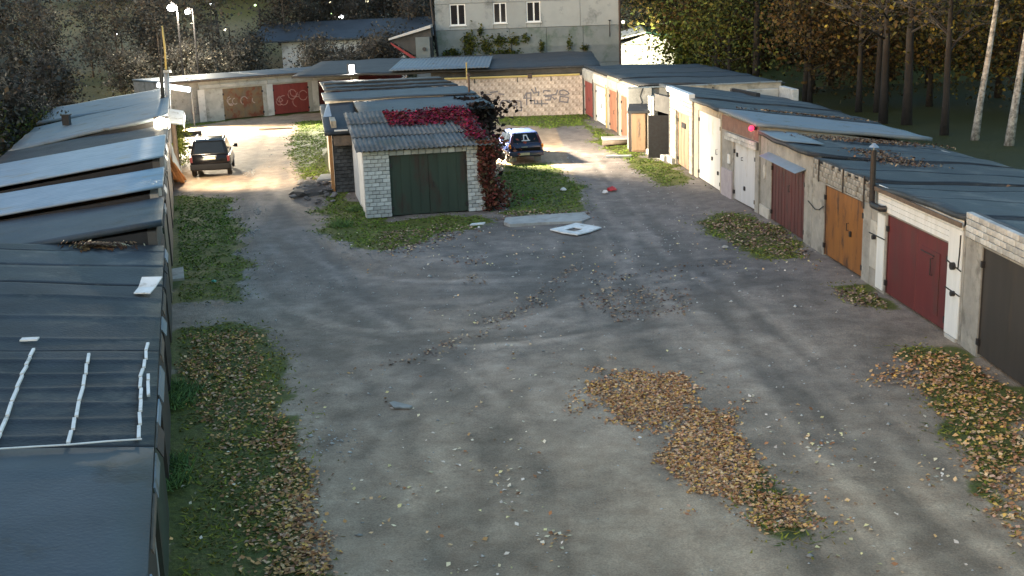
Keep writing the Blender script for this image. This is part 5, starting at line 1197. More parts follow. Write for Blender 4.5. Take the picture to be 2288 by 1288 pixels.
# ================================================================== VEGETATION
def leaf_quads(C, size, cols, up=0.35, seed=0, aspect=0.65):
    """C (n,3) centres -> folded quads; returns V,F,colors"""
    q = np.random.RandomState(seed); n = len(C)
    size = np.broadcast_to(size, (n,))
    nrm = q.normal(size=(n, 3)); nrm[:, 2] = np.abs(nrm[:, 2])+up; nrm /= np.linalg.norm(nrm, axis=1)[:, None]
    a = q.normal(size=(n, 3)); a -= nrm*(a*nrm).sum(1)[:, None]; a /= np.linalg.norm(a, axis=1)[:, None]
    b_ = np.cross(nrm, a)
    s = (size*q.uniform(0.55, 1.45, n))[:, None]
    k = (q.uniform(-0.25, 0.45, n))[:, None]
    V = np.stack([C-a*s*0.5, C-b_*s*0.5*aspect+nrm*s*k*0.5, C+a*s*0.5, C+b_*s*0.5*aspect+nrm*s*k*0.5], 1).reshape(-1, 3)
    F = np.arange(4*n).reshape(n, 4)
    cols = np.asarray(cols); c = cols[q.randint(0, len(cols), n)]*q.uniform(0.65, 1.35, (n, 1))
    return V, F, c
def tri_twigs(A, B, w, cols, seed=0):
    q = np.random.RandomState(seed); n = len(A); d = B-A
    s = np.cross(d, q.normal(size=(n, 3))); s /= np.linalg.norm(s, axis=1)[:, None]+1e-9; w = np.broadcast_to(w, (n,))[:, None]
    s2 = np.cross(d, s); s2 /= np.linalg.norm(s2, axis=1)[:, None]+1e-9
    V = np.concatenate([A+s*w, A-s*w*0.5+s2*w*0.87, A-s*w*0.5-s2*w*0.87, B], 1).reshape(-1, 3)
    base = (np.arange(n)*4)[:, None]
    F = np.concatenate([base+np.array([[0, 1, 3]]), base+np.array([[1, 2, 3]]), base+np.array([[2, 0, 3]])], 0)
    cols = np.asarray(cols); c = cols[q.randint(0, len(cols), n)]*q.uniform(0.7, 1.3, (n, 1))
    return V, F, np.concatenate([c, c, c], 0)
PAL = {
    'autumn': [(0.125, 0.095, 0.016), (0.088, 0.076, 0.015), (0.046, 0.048, 0.014), (0.022, 0.024, 0.011), (0.055, 0.036, 0.012), (0.036, 0.028, 0.013)],
    'green': [(0.05, 0.07, 0.016), (0.075, 0.09, 0.018), (0.035, 0.05, 0.014), (0.10, 0.10, 0.02)],
    'dull': [(0.066, 0.063, 0.053), (0.078, 0.070, 0.054), (0.052, 0.056, 0.048), (0.088, 0.070, 0.050), (0.062, 0.060, 0.056)],  # grey-brown brush, painted lighter and greyer in place of haze
    'orange': [(0.075, 0.045, 0.013), (0.055, 0.034, 0.013), (0.055, 0.045, 0.014), (0.032, 0.025, 0.012)],
    'dark': [(0.018, 0.022, 0.014), (0.026, 0.028, 0.016), (0.014, 0.016, 0.012)],
    'creeper': [(0.25, 0.014, 0.055), (0.20, 0.012, 0.045), (0.15, 0.014, 0.034), (0.11, 0.02, 0.028), (0.08, 0.03, 0.028)],
    'creeper_dry': [(0.17, 0.04, 0.03), (0.13, 0.035, 0.03), (0.16, 0.065, 0.04), (0.09, 0.04, 0.03), (0.075, 0.06, 0.03)],
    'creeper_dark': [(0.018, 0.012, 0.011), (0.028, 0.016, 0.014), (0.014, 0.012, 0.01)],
}
def grow(seed, h, spread, nlimb, lean=(0, 0), r0=0.16, first=0.35, up=0.55):
    """skeleton: trunk points and limbs"""
    q = random.Random(seed); tp = []; n = 7
    lx_, ly_ = lean
    for i in range(n+1):
        f = i/n; tp.append(Vector((lx_*f*h+q.uniform(-.1, .1)*f*h*0.06, ly_*f*h+q.uniform(-.1, .1)*f*h*0.06, f*h*0.92)))
    limbs = []
    for k in range(nlimb):
        f = first+(0.97-first)*(k+q.random())/nlimb; i = min(n-1, int(f*n)); p = tp[i].lerp(tp[i+1], f*n-i)
        a = q.uniform(0, 2*math.pi); ln = spread*(1.15-0.65*f)*q.uniform(0.7, 1.15)
        d = Vector((math.cos(a), math.sin(a), up*q.uniform(0.6, 1.5))).normalized()
        m1 = p+d*ln*0.5+Vector((0, 0, q.uniform(-.05, .1)*ln)); m2 = p+d*ln+Vector((0, 0, q.uniform(-.25, .1)*ln))
        limbs.append((p, m1, m2, r0*(1-f*0.8)*0.45))
    return tp, limbs
def tree_meshes(seed, h, spread, nlimb, nleaf, pal, lsize, bark='bark', lean=(0, 0), r0=0.16, first=0.35, clump=0.75, twigs=0, up=0.55, droop=0.0):
    tp, limbs = grow(seed, h, spread, nlimb, lean, r0, first, up)
    mb = MB(); n = len(tp)
    tp[0] = tp[0]+Vector((0, 0, -0.3))
    mb.tube(tp, [r0*(1.25 if i == 0 else (1-0.88*i/(n-1))) for i in range(n)], 8)
    for p, m1, m2, rr in limbs: mb.tube([p, m1, m2], [rr, rr*0.6, rr*0.15], 5)
    me = bpy.data.meshes.new('trunk'); me.from_pydata(mb.v, [], mb.f); me.materials.append(MATS[bark])
    for p_ in me.polygons: p_.use_smooth = True
    q = np.random.RandomState(seed)
    cs = []; ws = []
    for p, m1, m2, rr in limbs:
        for f in (0.45, 0.7, 0.9, 1.0):
            c = p.lerp(m1, f*2) if f < 0.5 else m1.lerp(m2, f*2-1); cs.append(c); ws.append(0.5+f)
    cs.append(tp[-1]); ws.append(1.0)
    cs = np.array([tuple(c) for c in cs]); ws = np.array(ws)*q.uniform(0.25, 1.6, len(ws)); ws /= ws.sum()
    ch = q.choice(len(cs), nleaf, p=ws)
    sc = clump*spread*0.36
    off = q.normal(size=(nleaf, 3))*np.array([sc, sc, sc*0.75]); C = cs[ch]+off; C[:, 2] -= droop*np.abs(q.normal(size=nleaf))
    keep = (C[:, 2] > 0.3) & ((C[:, 2] < 9.5) | (q.random_sample(nleaf) < 0.35)); C = C[keep]; ch = ch[keep]
    V, F, c = leaf_quads(C, lsize, PAL[pal], 0.2, seed)
    # whole clumps lean lighter or darker in hue
    tint = q.uniform(0.6, 1.3, len(cs))
    c = c*tint[ch[:len(c)]][:, None]
    parts = (me, (V, F, c))
    tw = None
    if twigs:
        ch = q.choice(len(cs), twigs); A = cs[ch]; d = q.normal(size=(twigs, 3)); d[:, 2] = np.abs(d[:, 2])*0.7; d /= np.linalg.norm(d, axis=1)[:, None]
        B = A+d*q.uniform(0.4, 1.3, (twigs, 1))*spread*0.5
        tw = tri_twigs(A, B, 0.012, [(0.085, 0.08, 0.074), (0.06, 0.057, 0.054), (0.12, 0.108, 0.095)], seed)  # twig greys painted lighter, standing in for haze
    return me, (V, F, c), tw
class TreeKind:
    def __init__(s, *a, **k):
        s.trunk, (V, F, c), tw = tree_meshes(*a, **k)
        o = fast_mesh('crown', V, F, 'foliage', c); s.crown = o.data; bpy.data.objects.remove(o)
        s.twig = None
        if tw: o = fast_mesh('twigs', *tw[:2], 'twig', tw[2]); s.twig = o.data; bpy.data.objects.remove(o)
    def put(s, x, y, sc, rz, label, group=None, name='tree', cat='tree', z=None):
        t = thing(name, label, cat, (x, y, gzf(x, y)-0.02 if z is None else z), rz, group)
        t.scale = (sc, sc, sc)
        for nm, me in (('trunk', s.trunk), ('crown', s.crown), ('twigs', s.twig)):
            if me: o = bpy.data.objects.new(nm, me); COL.objects.link(o); o.parent = t
        return t
KA = [TreeKind(21+i, 13, 4.2, 22, 5200, 'autumn', 0.30, first=0.16, r0=0.24, clump=0.95, droop=0.5, up=0.35) for i in range(3)]
KO = [TreeKind(31+i, 11, 3.6, 20, 4600, 'orange', 0.28, first=0.2, r0=0.2, clump=0.9, droop=0.5, up=0.4) for i in range(1)]
KG = [TreeKind(41+i, 12, 4.0, 20, 4800, 'green', 0.28, first=0.2, r0=0.22, clump=0.95, droop=0.4, up=0.4) for i in range(2)]
KD = [TreeKind(51+i, 12, 4.6, 24, 5600, 'dark', 0.42, first=0.06, r0=0.25, clump=1.0, droop=0.6, up=0.3) for i in range(2)]
KT = [TreeKind(61+i, 14, 3.4, 20, 900, 'autumn', 0.26, first=0.3, r0=0.21, clump=0.9, twigs=500) for i in range(2)]
KB = [TreeKind(71+i, 15, 2.8, 18, 1500, 'autumn', 0.2, bark='bark_birch', first=0.5, r0=0.19, clump=0.8, twigs=300, lean=(0.10, 0.0), droop=0.5) for i in range(2)]
KN = [TreeKind(81+i, 8.5, 2.6, 16, 1500, 'dull', 0.24, bark='bark_pale', first=0.12, r0=0.11, clump=0.9, twigs=900, up=0.9) for i in range(3)]   # bare brush trees
KS = [TreeKind(91+i, 3.4, 1.7, 14, 1500, 'dull', 0.17, bark='bark_pale', first=0.05, r0=0.05, clump=0.9, twigs=700, up=1.0) for i in range(2)]       # low bushes
PAL['lime'] = [(0.14, 0.17, 0.025), (0.18, 0.20, 0.03), (0.10, 0.13, 0.022)]  # lamp light on green leaves, put into brighter leaf colours
KL = [TreeKind(97, 3.0, 1.2, 14, 1500, 'lime', 0.2, first=0.03, r0=0.05, clump=0.9, up=0.9)]  # lamp-lit green shrubs, the light put into the leaf colours
KY = [TreeKind(96, 3.0, 1.4, 12, 900, 'green', 0.16, first=0.05, r0=0.05, clump=0.9, twigs=150, up=0.9)]
# --- right: named foreground trees
KB[0].put(23.3, 59.0, 1.0, 0.0, 'slender white birch leaning right, left one of the two birches', 'birches', 'birch_tree')
KB[1].put(24.0, 56.6, 1.05, 0.2, 'slender birch nearest the right edge with dark lower trunk', 'birches', 'birch_tree')
for k, (x, y, kd, sc, lab) in enumerate([(22.7, 61.5, KT[0], 1.0, 'thick dark trunked tree next to the birches'), (22.4, 66.5, KT[1], 1.25, 'forked dark trunk with pale bark in the middle of the right trees'),
        (21.4, 67.5, KT[0], 1.15, 'dark trunk left of the forked one'), (22.9, 73.5, KT[1], 1.0, 'slim dark trunk standing behind the right roofs'), (21.9, 74.0, KT[0], 0.9, 'slim trunk just left of its twin behind the right roofs'),
        (20.6, 82.0, KT[1], 1.1, 'dark trunk farther back behind the blue sheet roof'), (18.0, 86.0, KT[0], 1.3, 'thickest dark trunk left of the right grove'), (16.3, 92.0, KT[1], 1.1, 'tall trunk beside the yellow bushes')]):
    kd.put(x, y, sc, k*1.3, lab, None, 'tall_tree')
q = random.Random(5)
grp = 'autumn trees of the right grove'
spots = []
def scatter(n, x0, x1, y0, y1, dmin):
    out = []; tries = 0
    while len(out) < n and tries < 6000:
        tries += 1; p = (q.uniform(x0, x1), q.uniform(y0, y1))
        if all((p[0]-a)**2+(p[1]-b_)**2 > dmin*dmin for a, b_ in out+spots): out.append(p)
    spots.extend(out); return out
for (x, y) in scatter(34, 16, 62, 86, 124, 3.6):
    k = q.random(); kd = q.choice(KA) if k < 0.6 else (KG[q.randrange(2)] if k < 0.8 else KO[0])
    kd.put(x, y, q.uniform(0.85, 1.2), q.uniform(0, 6), 'leafy autumn tree in the right grove behind the tall trunks', grp, 'autumn_tree')
for (x, y) in scatter(26, 18, 90, 120, 150, 4.0):
    q.choice(KD+KA).put(x, y, q.uniform(1.0, 1.5), q.uniform(0, 6), 'dark tree at the back of the right grove', 'dark trees behind the right grove', 'dark_tree')
for (x, y) in [(27, 76), (33, 80), (30, 70), (38, 74), (25.5, 80), (20, 78.5), (36, 66)]:
    q.choice(KA+KO).put(x, y, q.uniform(0.8, 1.0), q.uniform(0, 6), 'yellow leaved tree overhanging the dark meadow', 'yellow trees over the meadow', 'autumn_tree')
KL[0].put(at(1528, 120, 101).x, 101, 1.75, 0.5, 'bright yellow green bush lit beside the white house', None, 'bush', 'bush')
KY[0].put(at(1640, 125, 92).x, 92, 0.8, 2.0, 'small yellowish bush behind the farther right block', None, 'bush', 'bush')
for (x, y) in [(11.5, 122), (9.0, 128), (13.5, 128), (16, 120)]:
    KN[q.randrange(3)].put(x, y, q.uniform(1.1, 1.5), q.uniform(0, 6), 'bare tree behind the lit white house', 'bare trees behind the white house', 'bare_tree')
# --- left thicket
gl = 'brushwood trees behind the left garages'
def left_ok(x, y): return x < lx(y)-8.0
n_ = 0; pts_ = []
while n_ < 60:
    y = q.uniform(52, 122); x = q.uniform(-62, -14)
    if y < 95 and not left_ok(x, y): continue
    if y >= 92 and x > -27+(y-92)*0.1: continue
    if any((x-a)**2+(y-b_)**2 < 2.2**2 for a, b_ in pts_): continue
    pts_.append((x, y)); n_ += 1
    KN[q.randrange(3)].put(x, y, q.uniform(0.8, 1.35), q.uniform(0, 6), 'bare brownish tree in the thicket behind the left garages', gl, 'brushwood_tree')
for k in range(34):
    y = q.uniform(46, 92); x = lx(y)-7.6-q.random()*6
    KS[q.randrange(2)].put(x, y, q.uniform(0.8, 1.3), q.uniform(0, 6), 'low brown bush behind the left garage roofs', 'low bushes behind the left garages', 'bush', 'bush')
for k, (x, y) in enumerate([(-23.5, 60), (-26, 58.5), (-24.5, 55.0)]):
    KY[0].put(x, y, 0.9+0.1*k, k*2.0, 'green bush at the back corner of the long metal roof', 'green bushes at the long metal roof', 'bush', 'bush')
# --- behind the rear row: bushes and bare trees left of the grey building
for k in range(26):
    x = q.uniform(-32, -9); y = q.uniform(97, 112)
    KS[q.randrange(2)].put(x, y, q.uniform(0.9, 1.4), q.uniform(0, 6), 'brown bush behind the rear left garages', 'bushes behind the rear left row', 'bush', 'bush')
for k in range(16):
    x = -26+k*1.35+q.uniform(-.5, .5); y = q.uniform(122, 136)
    if -30 < x < -23: continue
    KN[q.randrange(3)].put(x, y, q.uniform(1.0, 1.5), q.uniform(0, 6), 'bare tree on the slope left of the grey building', 'bare trees on the slope', 'bare_tree')
for k in range(30):
    x = q.uniform(-95, 8); y = q.uniform(150, 185)
    q.choice(KD+KN).put(x, y, q.uniform(1.2, 1.8), q.uniform(0, 6), 'dark tree on the far hill at the top left', 'dark trees on the far hill', 'dark_tree')
KS[0].put(-10.4, 101, 1.2, 0.4, 'bare grey bush in front of the long white shed', None, 'bush', 'bush')
# --- lit green shrub beside the floodlight
c = gp(412, 372); KL[0].put(c.x-0.05, c.y-0.6, 0.45, 0, 'bright green shrub lit by the floodlight beside the black car', None, 'shrub', 'shrub'); c = gp(404, 352); KL[0].put(c.x, c.y, 0.62, 1.5, 'taller green shrub below the awning next to the floodlight', None, 'shrub', 'shrub')
# --- climbing plants
def climber(name, label, C, pal, size, stem_pts, seed, up=0.3):
    C = np.array(C); og = Vector((C[:, 0].mean(), C[:, 1].mean(), C[:, 2].min()))
    t = thing(name, label, 'climbing plant', og)
    V, F, c = leaf_quads(C, size, PAL[pal], up, seed); fast_mesh('foliage', V, F, 'foliage', c, parent=t, org=og, kind='stuff')
    mb = MB()
    for pts, rr in stem_pts: mb.tube(pts, rr, 6)
    mb.build('stem', 'bark', t)
q2 = np.random.RandomState(3)
e = CF.len
# side curtain on the right wall of the middle garage
C = []
for k in range(8500):
    d = abs(q2.normal(0, 1.6))-0.15; z = q2.uniform(0, 1)**0.8*2.6; wdt = 0.25+0.35*q2.random()
    t_ = e-0.32+q2.gamma(2.6, 0.19)*(0.75+0.25*math.sin(z*3+d))+0.3*(1-z/2.6)*q2.random()
    C.append(tuple(CF.p(t_ if d > 0 or True else e, min(d, 4.5)-0.18, z)))
climber('virginia_creeper', 'dry reddish creeper draped over the right corner of the middle garage', C, 'creeper_dry', 0.15,
        [([CF.p(e+0.3, -0.1, 0), CF.p(e+0.15, 0.0, 1.2), CF.p(e+0.05, 0.2, 2.4)], 0.03), ([CF.p(e+0.5, 0.8, 0), CF.p(e+0.2, 0.9, 1.3), CF.p(e+0.1, 1.0, 2.6)], 0.03)], 4)
C = []
def roofz(d): return 2.50+0.112*(d+0.38)+0.09
for k in range(4200):
    a = q2.random(); t_ = 1.35+a*(e-1.1); d = 4.6+q2.normal(0, 0.55)+0.5*math.sin(t_*2)*0.4
    d = min(max(d, 3.0), 6.0)
    C.append(tuple(CF.p(t_, d, roofz(d)+abs(q2.normal(0, 0.05)))))
for k in range(900):
    t_ = e-0.1+q2.normal(0, 0.22); d = q2.uniform(0.2, 5.2); C.append(tuple(CF.p(t_, d, roofz(d)+abs(q2.normal(0, 0.06)))))
climber('virginia_creeper', 'crimson creeper lying across the corrugated roof of the middle garage', C, 'creeper', 0.15,
        [([CF.p(e, 4.8, 2.9), CF.p(e-1.5, 4.9, 3.13), CF.p(2.4, 4.6, 3.12)], 0.025)], 5, up=1.2)
C = []
for k in range(9000):
    d = q2.uniform(6.2, 12.5); z = q2.random()**0.6*3.3
    t_ = e+0.45+q2.gamma(2.0, 0.22)*(0.6+0.6*(z/3.3)); C.append(tuple(CF.p(t_+0.15*math.sin(d*3), d, z+0.12*math.sin(d*2.2))))
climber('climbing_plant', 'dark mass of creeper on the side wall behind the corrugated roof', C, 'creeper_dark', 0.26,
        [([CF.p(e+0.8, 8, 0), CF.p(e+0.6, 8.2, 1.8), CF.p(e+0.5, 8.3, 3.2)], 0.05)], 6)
C = []; 
for (x, y, w_, h_) in [(1048, 100, 16, 26), (1085, 105, 14, 16), (1073, 70, 7, 12), (1115, 92, 16, 14), (1150, 90, 14, 10), (1175, 85, 8, 10), (1010, 120, 18, 10), (1210, 105, 6, 14), (1272, 100, 5, 16), (1306, 108, 8, 8), (1130, 118, 30, 8)]:
    for k in range(int(w_*h_*0.9)):
        p = at(x+q2.normal(0, w_*0.5), y+q2.normal(0, h_*0.55), BY-0.12-0.12*q2.random()); C.append(tuple(p))
climber('climbing_plant', 'patchy grey green climber on the lower wall of the grey building', C, 'green', 0.22, [([(X0+2.2, BY-0.1, 0), (X0+2.3, BY-0.1, 4.4)], 0.03), ([(X0+6, BY-0.1, 0), (X0+6.1, BY-0.1, 4.0)], 0.03)], 8)

# ------------------------------------------------------------------ fallen leaves (stuff) and grass (stuff)
LEAFPAL = [(0.34, 0.165, 0.06), (0.28, 0.125, 0.05), (0.40, 0.21, 0.08), (0.23, 0.095, 0.04), (0.46, 0.28, 0.14), (0.18, 0.08, 0.04), (0.40, 0.22, 0.05), (0.33, 0.18, 0.11)]
LEAFDULL = [(0.13, 0.075, 0.05), (0.10, 0.06, 0.045), (0.17, 0.10, 0.06), (0.22, 0.15, 0.09), (0.08, 0.05, 0.04), (0.28, 0.2, 0.12)]
LEAFPALE = [(0.55, 0.48, 0.33), (0.5, 0.42, 0.25), (0.42, 0.33, 0.2), (0.55, 0.42, 0.16)]
def drift(polys, dens, seed, soft=0.9, piled=0.02):
    q = np.random.RandomState(seed); out = []
    for poly in polys:
        g = np.array(gpoly(poly)); lo, hi = g.min(0)-soft, g.max(0)+soft; n = int(dens*(hi[0]-lo[0])*(hi[1]-lo[1]))
        x = q.uniform(lo[0], hi[0], n); y = q.uniform(lo[1], hi[1], n)
        j = soft*0.9
        k = in_poly(x+q.normal(0, 0.12, n)+(fbm(x, y, 0.9)-0.5)*j*1.6, y+q.normal(0, 0.18, n)+(fbm(x+31, y, 0.9)-0.5)*j*2.2, [tuple(a) for a in g])
        k &= fbm(x+5, y+3, 0.6) > 0.30
        out.append(np.stack([x[k], y[k], np.abs(q.normal(0.0, piled, k.sum()))+0.012], 1))
    return np.concatenate(out)
def litter(name, C, size, pal, label, seed, cat='leaves'):
    C = C.copy(); pal = [(min(0.75, p[0]*1.62), min(0.62, p[1]*1.72), min(0.5, p[2]*1.8)) for p in pal]; C[:, 2] += gz_at(C[:, 0], C[:, 1])
    V, F, c = leaf_quads(C, size, pal, 2.2, seed, 0.7)
    fast_mesh(name, V, F, 'leaf', c, label=label, cat=cat, kind='stuff')
def gz_at(x, y):
    i = np.clip(np.searchsorted(gx, x)-1, 0, len(gx)-2); j = np.clip(np.searchsorted(gy, y)-1, 0, len(gy)-2)
    fx = (x-gx[i])/(gx[i+1]-gx[i]); fy = (y-gy[j])/(gy[j+1]-gy[j])
    return (zz[i, j]*(1-fx)+zz[i+1, j]*fx)*(1-fy)+(zz[i, j+1]*(1-fx)+zz[i+1, j+1]*fx)*fy
MAIN = [[(1305, 868), (1370, 825), (1440, 822), (1540, 840), (1590, 885), (1620, 930), (1610, 965), (1500, 950), (1400, 945), (1340, 920)],
        [(1450, 965), (1600, 960), (1640, 985), (1720, 1050), (1700, 1090), (1760, 1120), (1790, 1165), (1760, 1195), (1690, 1160), (1600, 1105), (1500, 1060)]]
litter('leaf_drift', np.concatenate([drift(MAIN, 760, 1, 0.9, 0.008), drift(MAIN, 90, 51, 2.2, 0.005)]), 0.070, LEAFPAL, 'long drift of orange brown leaves across the lower right of the yard', 1)
litter('leaf_drift', np.concatenate([drift([[(2090, 770), (2160, 800), (2300, 900), (2300, 1150), (2210, 1040), (2150, 950), (2060, 870)]], 190, 2, 0.5), drift([[(1905, 850), (1990, 812), (2060, 780), (2120, 830), (2060, 880), (2000, 850), (1930, 862)]], 200, 3, 0.4),
                                     drift([[(2160, 980), (2300, 1120), (2300, 1250), (2200, 1100), (2130, 990)]], 260, 4, 0.4)]), 0.085, LEAFPAL, 'orange leaves in the grass below the dark brown doors', 2)
litter('leaf_drift', np.concatenate([drift([[(1570, 498), (1640, 480), (1730, 505), (1800, 555), (1825, 580), (1720, 570), (1640, 545)]], 130, 5, 0.5), drift([[(1860, 645), (1930, 640), (1990, 685), (1900, 680)]], 160, 6, 0.4)]), 0.09, LEAFDULL, 'dull brown leaves along the foot of the red and orange doors', 3)
litter('leaf_drift', np.concatenate([drift([[(430, 745), (580, 740), (600, 850), (640, 960), (690, 1090), (730, 1300), (560, 1300), (520, 1100), (470, 950), (400, 850)]], 150, 7, 0.5), drift([[(560, 960), (640, 960), (690, 1090), (730, 1300), (600, 1300)]], 120, 8, 0.4),
                                     drift([[(640, 1120), (690, 1100), (740, 1300), (650, 1300)]], 200, 9, 0.3)]), 0.08, LEAFPAL, 'leaves scattered over the grass strip beside the left garages', 4)
litter('leaf_drift', np.concatenate([drift([[(1290, 655), (1440, 640), (1560, 655), (1550, 700), (1400, 715), (1310, 690)]], 60, 10, 0.5), drift([[(860, 805), (1000, 765), (1170, 680), (1190, 690), (1010, 780), (870, 815)]], 90, 11, 0.25),
                                     drift([[(1180, 680), (1240, 620), (1290, 585), (1295, 595), (1250, 635), (1195, 690)]], 90, 12, 0.25), drift([[(1300, 620), (1620, 580), (1640, 590), (1320, 635)]], 40, 13, 0.3), drift([[(1010, 575), (1080, 572), (1090, 590), (1020, 592)]], 60, 14, 0.3),
                                     drift([[(1040, 620), (1090, 618), (1095, 640), (1045, 640)]], 60, 24, 0.3)]), 0.085, LEAFDULL, 'thin dull leaves swept in lines across the middle of the yard', 5)
litter('leaf_drift', np.concatenate([drift([[(860, 520), (1000, 500), (1060, 505), (1020, 535), (900, 570), (830, 565)]], 60, 15, 0.5), drift([[(1100, 470), (1300, 470), (1320, 486), (1120, 492)]], 60, 16, 0.4)]), 0.10, LEAFDULL, 'brown leaves on the bank before the middle garage', 6)
sc_ = np.stack([nrs.uniform(-6, 10, 1500), nrs.uniform(13, 42, 1500), np.full(1500, 0.015)], 1); sc_ = sc_[fbm(sc_[:, 0], sc_[:, 1], 3.0) > 0.53]
near = np.concatenate([drift([[(1190, 1195), (1270, 1185), (1275, 1215), (1200, 1220)]], 160, 17, 0.2), drift([[(1110, 1050), (1150, 1040), (1170, 1180), (1120, 1170)]], 35, 18, 0.3), drift([[(1790, 975), (1860, 965), (1850, 1010), (1800, 1010)]], 120, 19, 0.2),
                       drift([[(2050, 1030), (2120, 1040), (2180, 1100), (2080, 1080)]], 60, 20, 0.3), drift([[(1620, 820), (1900, 960), (2160, 1290), (1900, 1290), (1700, 1000)]], 9, 21, 0.5), drift([[(900, 850), (1200, 900), (1250, 1290), (850, 1290)]], 5, 22, 0.5)])
litter('scattered_leaves', np.concatenate([sc_, near]), 0.075, LEAFPALE+LEAFPAL[2:5], 'single pale leaves scattered over the bare dirt', 7)
# leaves on the roofs
def roof_leaves(fr, t0, t1, d0, d1, zfun, n, seed, label, size=0.09, pal=LEAFDULL):
    q = np.random.RandomState(seed); t = q.uniform(t0, t1, n); d = np.clip(q.normal((d0+d1)/2, (d1-d0)/4, n), d0-0.3, d1+0.3)
    C = np.array([tuple(fr.p(a, b_, zfun(a, b_)+0.035+abs(q.normal(0, 0.015)))) for a, b_ in zip(t, d)])
    V, F, c = leaf_quads(C, size, pal, 1.3, seed, 0.7); fast_mesh('roof_leaves', V, F, 'leaf', c, label=label, cat='leaves', kind='stuff')
zl4 = lambda t, d: 2.50+0.72*(d+0.02)/6.42
q = np.random.RandomState(9); C = []
for k in range(420):
    x = q.normal(228, 34); y = 552+q.normal(0, 4.5)-(x-228)*0.0; C.append(tuple(roofpt(x, y, 3, 0.035+abs(q.normal(0, 0.02)))))
V, F, c = leaf_quads(np.array(C), 0.10, LEAFDULL+LEAFPALE[:1], 1.3, 9, 0.7); fast_mesh('roof_leaves', V, F, 'leaf', c, label='small drift of leaves on the dark left felt roof', cat='leaves', kind='stuff')
fr3 = Fr((9.50, 30.64), (8.86, 41.30)); zr = lambda t, d: 2.80-0.60*d/6.2
roof_leaves(fr3, 3.0, 7.0, 1.4, 3.2, zr, 700, 31, 'brown leaves lying on the felt roof above the orange doors')
roof_leaves(fr3, 9.0, 10.4, 1.0, 6.0, lambda t, d: 2.87-0.72*d/6.3, 900, 32, 'line of brown leaves along the foot of the blue sheet roof')
fr5 = Fr((8.28, 45.74), (7.98, 50.55)); roof_leaves(fr5, 0.05, 0.6, 1.0, 6.0, lambda t, d: 3.30-0.86*d/6.4, 500, 33, 'line of brown leaves behind the blue sheet roof')
roof_leaves(Fr((9.82, 25.0), (9.50, 30.62)), 0.3, 5.4, 3.5, 6.0, lambda t, d: 2.80-0.6*d/6.2, 350, 34, 'few leaves on the roof above the red doors')

# grass blades
q = np.random.RandomState(77)
n = 380000; x = q.uniform(-24, 11, n); y = 13+(q.random(n)**1.5)*70
ga_ = grass_amount(x+q.normal(0, 0.22, n), y+q.normal(0, 0.3, n)); ok = (ga_ > 0.5) & yard_mask(x, y) & (x > lx(y)+0.12) & (fbm(x, y, 0.7) > 0.34)
# keep out of the centre block
def inside_fr(fr, a, b_, dd, x, y):
    t = (x-fr.A.x)*fr.u.x+(y-fr.A.y)*fr.u.y; d = (x-fr.A.x)*fr.n.x+(y-fr.A.y)*fr.n.y; return (t > a) & (t < b_) & (d > -0.02) & (d < dd)
ok &= ~inside_fr(CF, 0, e, 6.2, x, y); ok &= ~inside_fr(f2, 0, e2, 16, x, y)
ok &= x < 9.3-0.0*(y)
x, y = x[ok], y[ok]; n = len(x)
hgt = q.uniform(0.012, 0.06, n)*(0.5+1.0*fbm(x, y, 1.5)); a = q.uniform(0, 2*np.pi, n); w_ = 0.012+0.0006*y
bx_ = np.stack([np.cos(a)*w_, np.sin(a)*w_, np.zeros(n)], 1); base = np.stack([x, y, gz_at(x, y)], 1)
tip = base+np.stack([q.normal(0, 0.075, n), q.normal(0, 0.075, n), hgt], 1)
V = np.stack([base-bx_, base+bx_, tip], 1).reshape(-1, 3); F = np.arange(3*n).reshape(n, 3)
pal = np.array([(0.19, 0.20, 0.022), (0.24, 0.225, 0.030), (0.11, 0.135, 0.026), (0.27, 0.22, 0.05), (0.20, 0.15, 0.055)])
c = pal[q.randint(0, len(pal), n)]*q.uniform(0.6, 1.3, (n, 1))
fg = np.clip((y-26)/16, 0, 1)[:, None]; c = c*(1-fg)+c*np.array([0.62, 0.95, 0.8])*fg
fast_mesh('grass', V, F, 'grass', c, label='short green grass on the verges of the yard', cat='grass', kind='stuff')
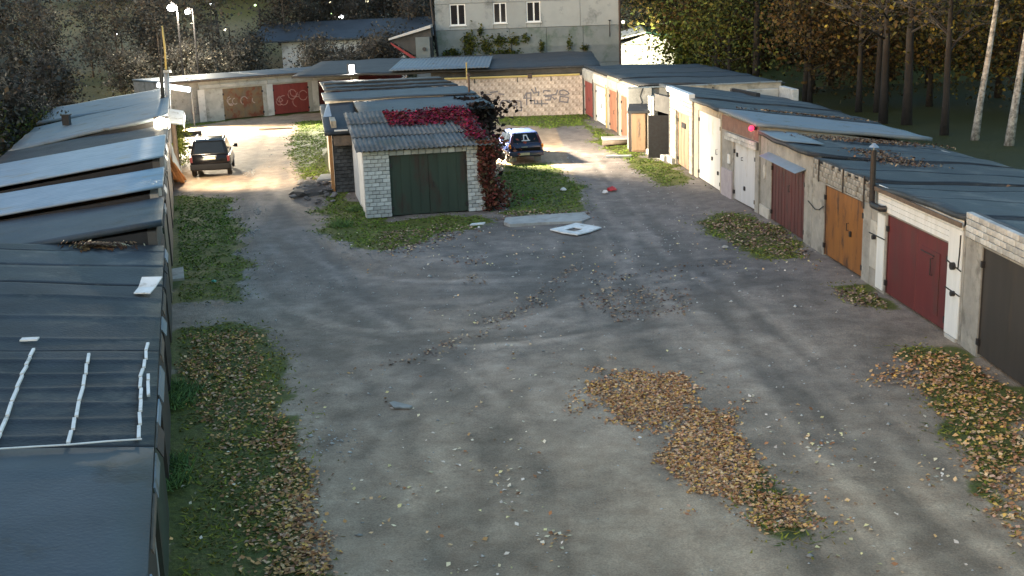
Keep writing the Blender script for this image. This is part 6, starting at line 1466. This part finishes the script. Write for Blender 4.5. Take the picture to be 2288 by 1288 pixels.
# weeds at the wall foot on the left
for k, (x_, y_) in enumerate([(372, 470), (370, 500), (385, 870), (400, 880), (380, 905), (378, 1040), (375, 1080), (830, 480), (800, 470), (760, 505)]):
    c0 = gp(x_, y_); qq = np.random.RandomState(k); m_ = 160
    A = np.tile(np.array(tuple(c0)), (m_, 1))+qq.normal(0, 0.18, (m_, 3))*np.array([1, 1, 0]); A[:, 2] = 0
    B = A+np.stack([qq.normal(0, 0.14, m_), qq.normal(0, 0.14, m_), qq.uniform(0.06, 0.26, m_)], 1)
    V, F, c = tri_twigs(A, B, 0.02, [(0.10, 0.17, 0.05), (0.13, 0.20, 0.05), (0.08, 0.13, 0.045)], k)
    lab = 'tuft of tall green weeds at the foot of the left garages' if k < 7 else 'tuft of green weeds on the bank by the middle garage'
    fast_mesh('weed_tuft', V, F, 'twig', c, org=tuple(c0), label=lab, cat='weeds', group='weeds by the left garages' if k < 7 else 'weeds by the middle garage')

# small stones scattered on the lanes
q = np.random.RandomState(5)
P = [np.stack([q.uniform(-8, 9.5, 1500), q.uniform(13, 60, 1500)], 1)]
for (x_, y_, n_, sp) in [(560, 385, 60, 9), (575, 470, 60, 10), (600, 600, 40, 20), (700, 640, 40, 30), (560, 520, 50, 14), (745, 980, 50, 40), (1480, 530, 50, 40), (640, 350, 60, 30)]:
    P.append(np.array([tuple(gp(q.normal(x_, sp), q.normal(y_, sp*0.5)))[:2] for _ in range(n_)]))
P = np.concatenate(P); g_ = grass_amount(P[:, 0], P[:, 1]); P = P[(g_ < 0.5) & yard_mask(P[:, 0], P[:, 1]) & (P[:, 0] > lx(P[:, 1])+0.3) & (P[:, 0] < 8.0)]
P = P[~inside_fr(CF, -0.1, e, 6.2, P[:, 0], P[:, 1]) & ~inside_fr(f2, -0.1, e2, 16, P[:, 0], P[:, 1])]
n = len(P); sz = q.gamma(2.0, 0.007, n)+0.010; C = np.concatenate([P, (gz_at(P[:, 0], P[:, 1])+sz*0.2)[:, None]], 1)
octa = np.array([(1, 0, 0), (0, 1, 0), (-1, 0, 0), (0, -1, 0), (0, 0, 0.7), (0, 0, -0.6)])
V = C[:, None, :]+octa[None]*sz[:, None, None]*q.uniform(0.6, 1.4, (n, 6, 1)); f8 = np.array([(0, 1, 4), (1, 2, 4), (2, 3, 4), (3, 0, 4), (1, 0, 5), (2, 1, 5), (3, 2, 5), (0, 3, 5)])
F = (np.arange(n)*6)[:, None, None]+f8[None]; c = np.repeat(q.uniform(0.22, 0.55, (n, 1))*np.array([[1.0, 0.98, 0.93]]), 8, 0)
fast_mesh('gravel', V.reshape(-1, 3), F.reshape(-1, 3), 'leaf', c, label='small loose stones scattered over the dirt lanes', cat='gravel', kind='stuff')
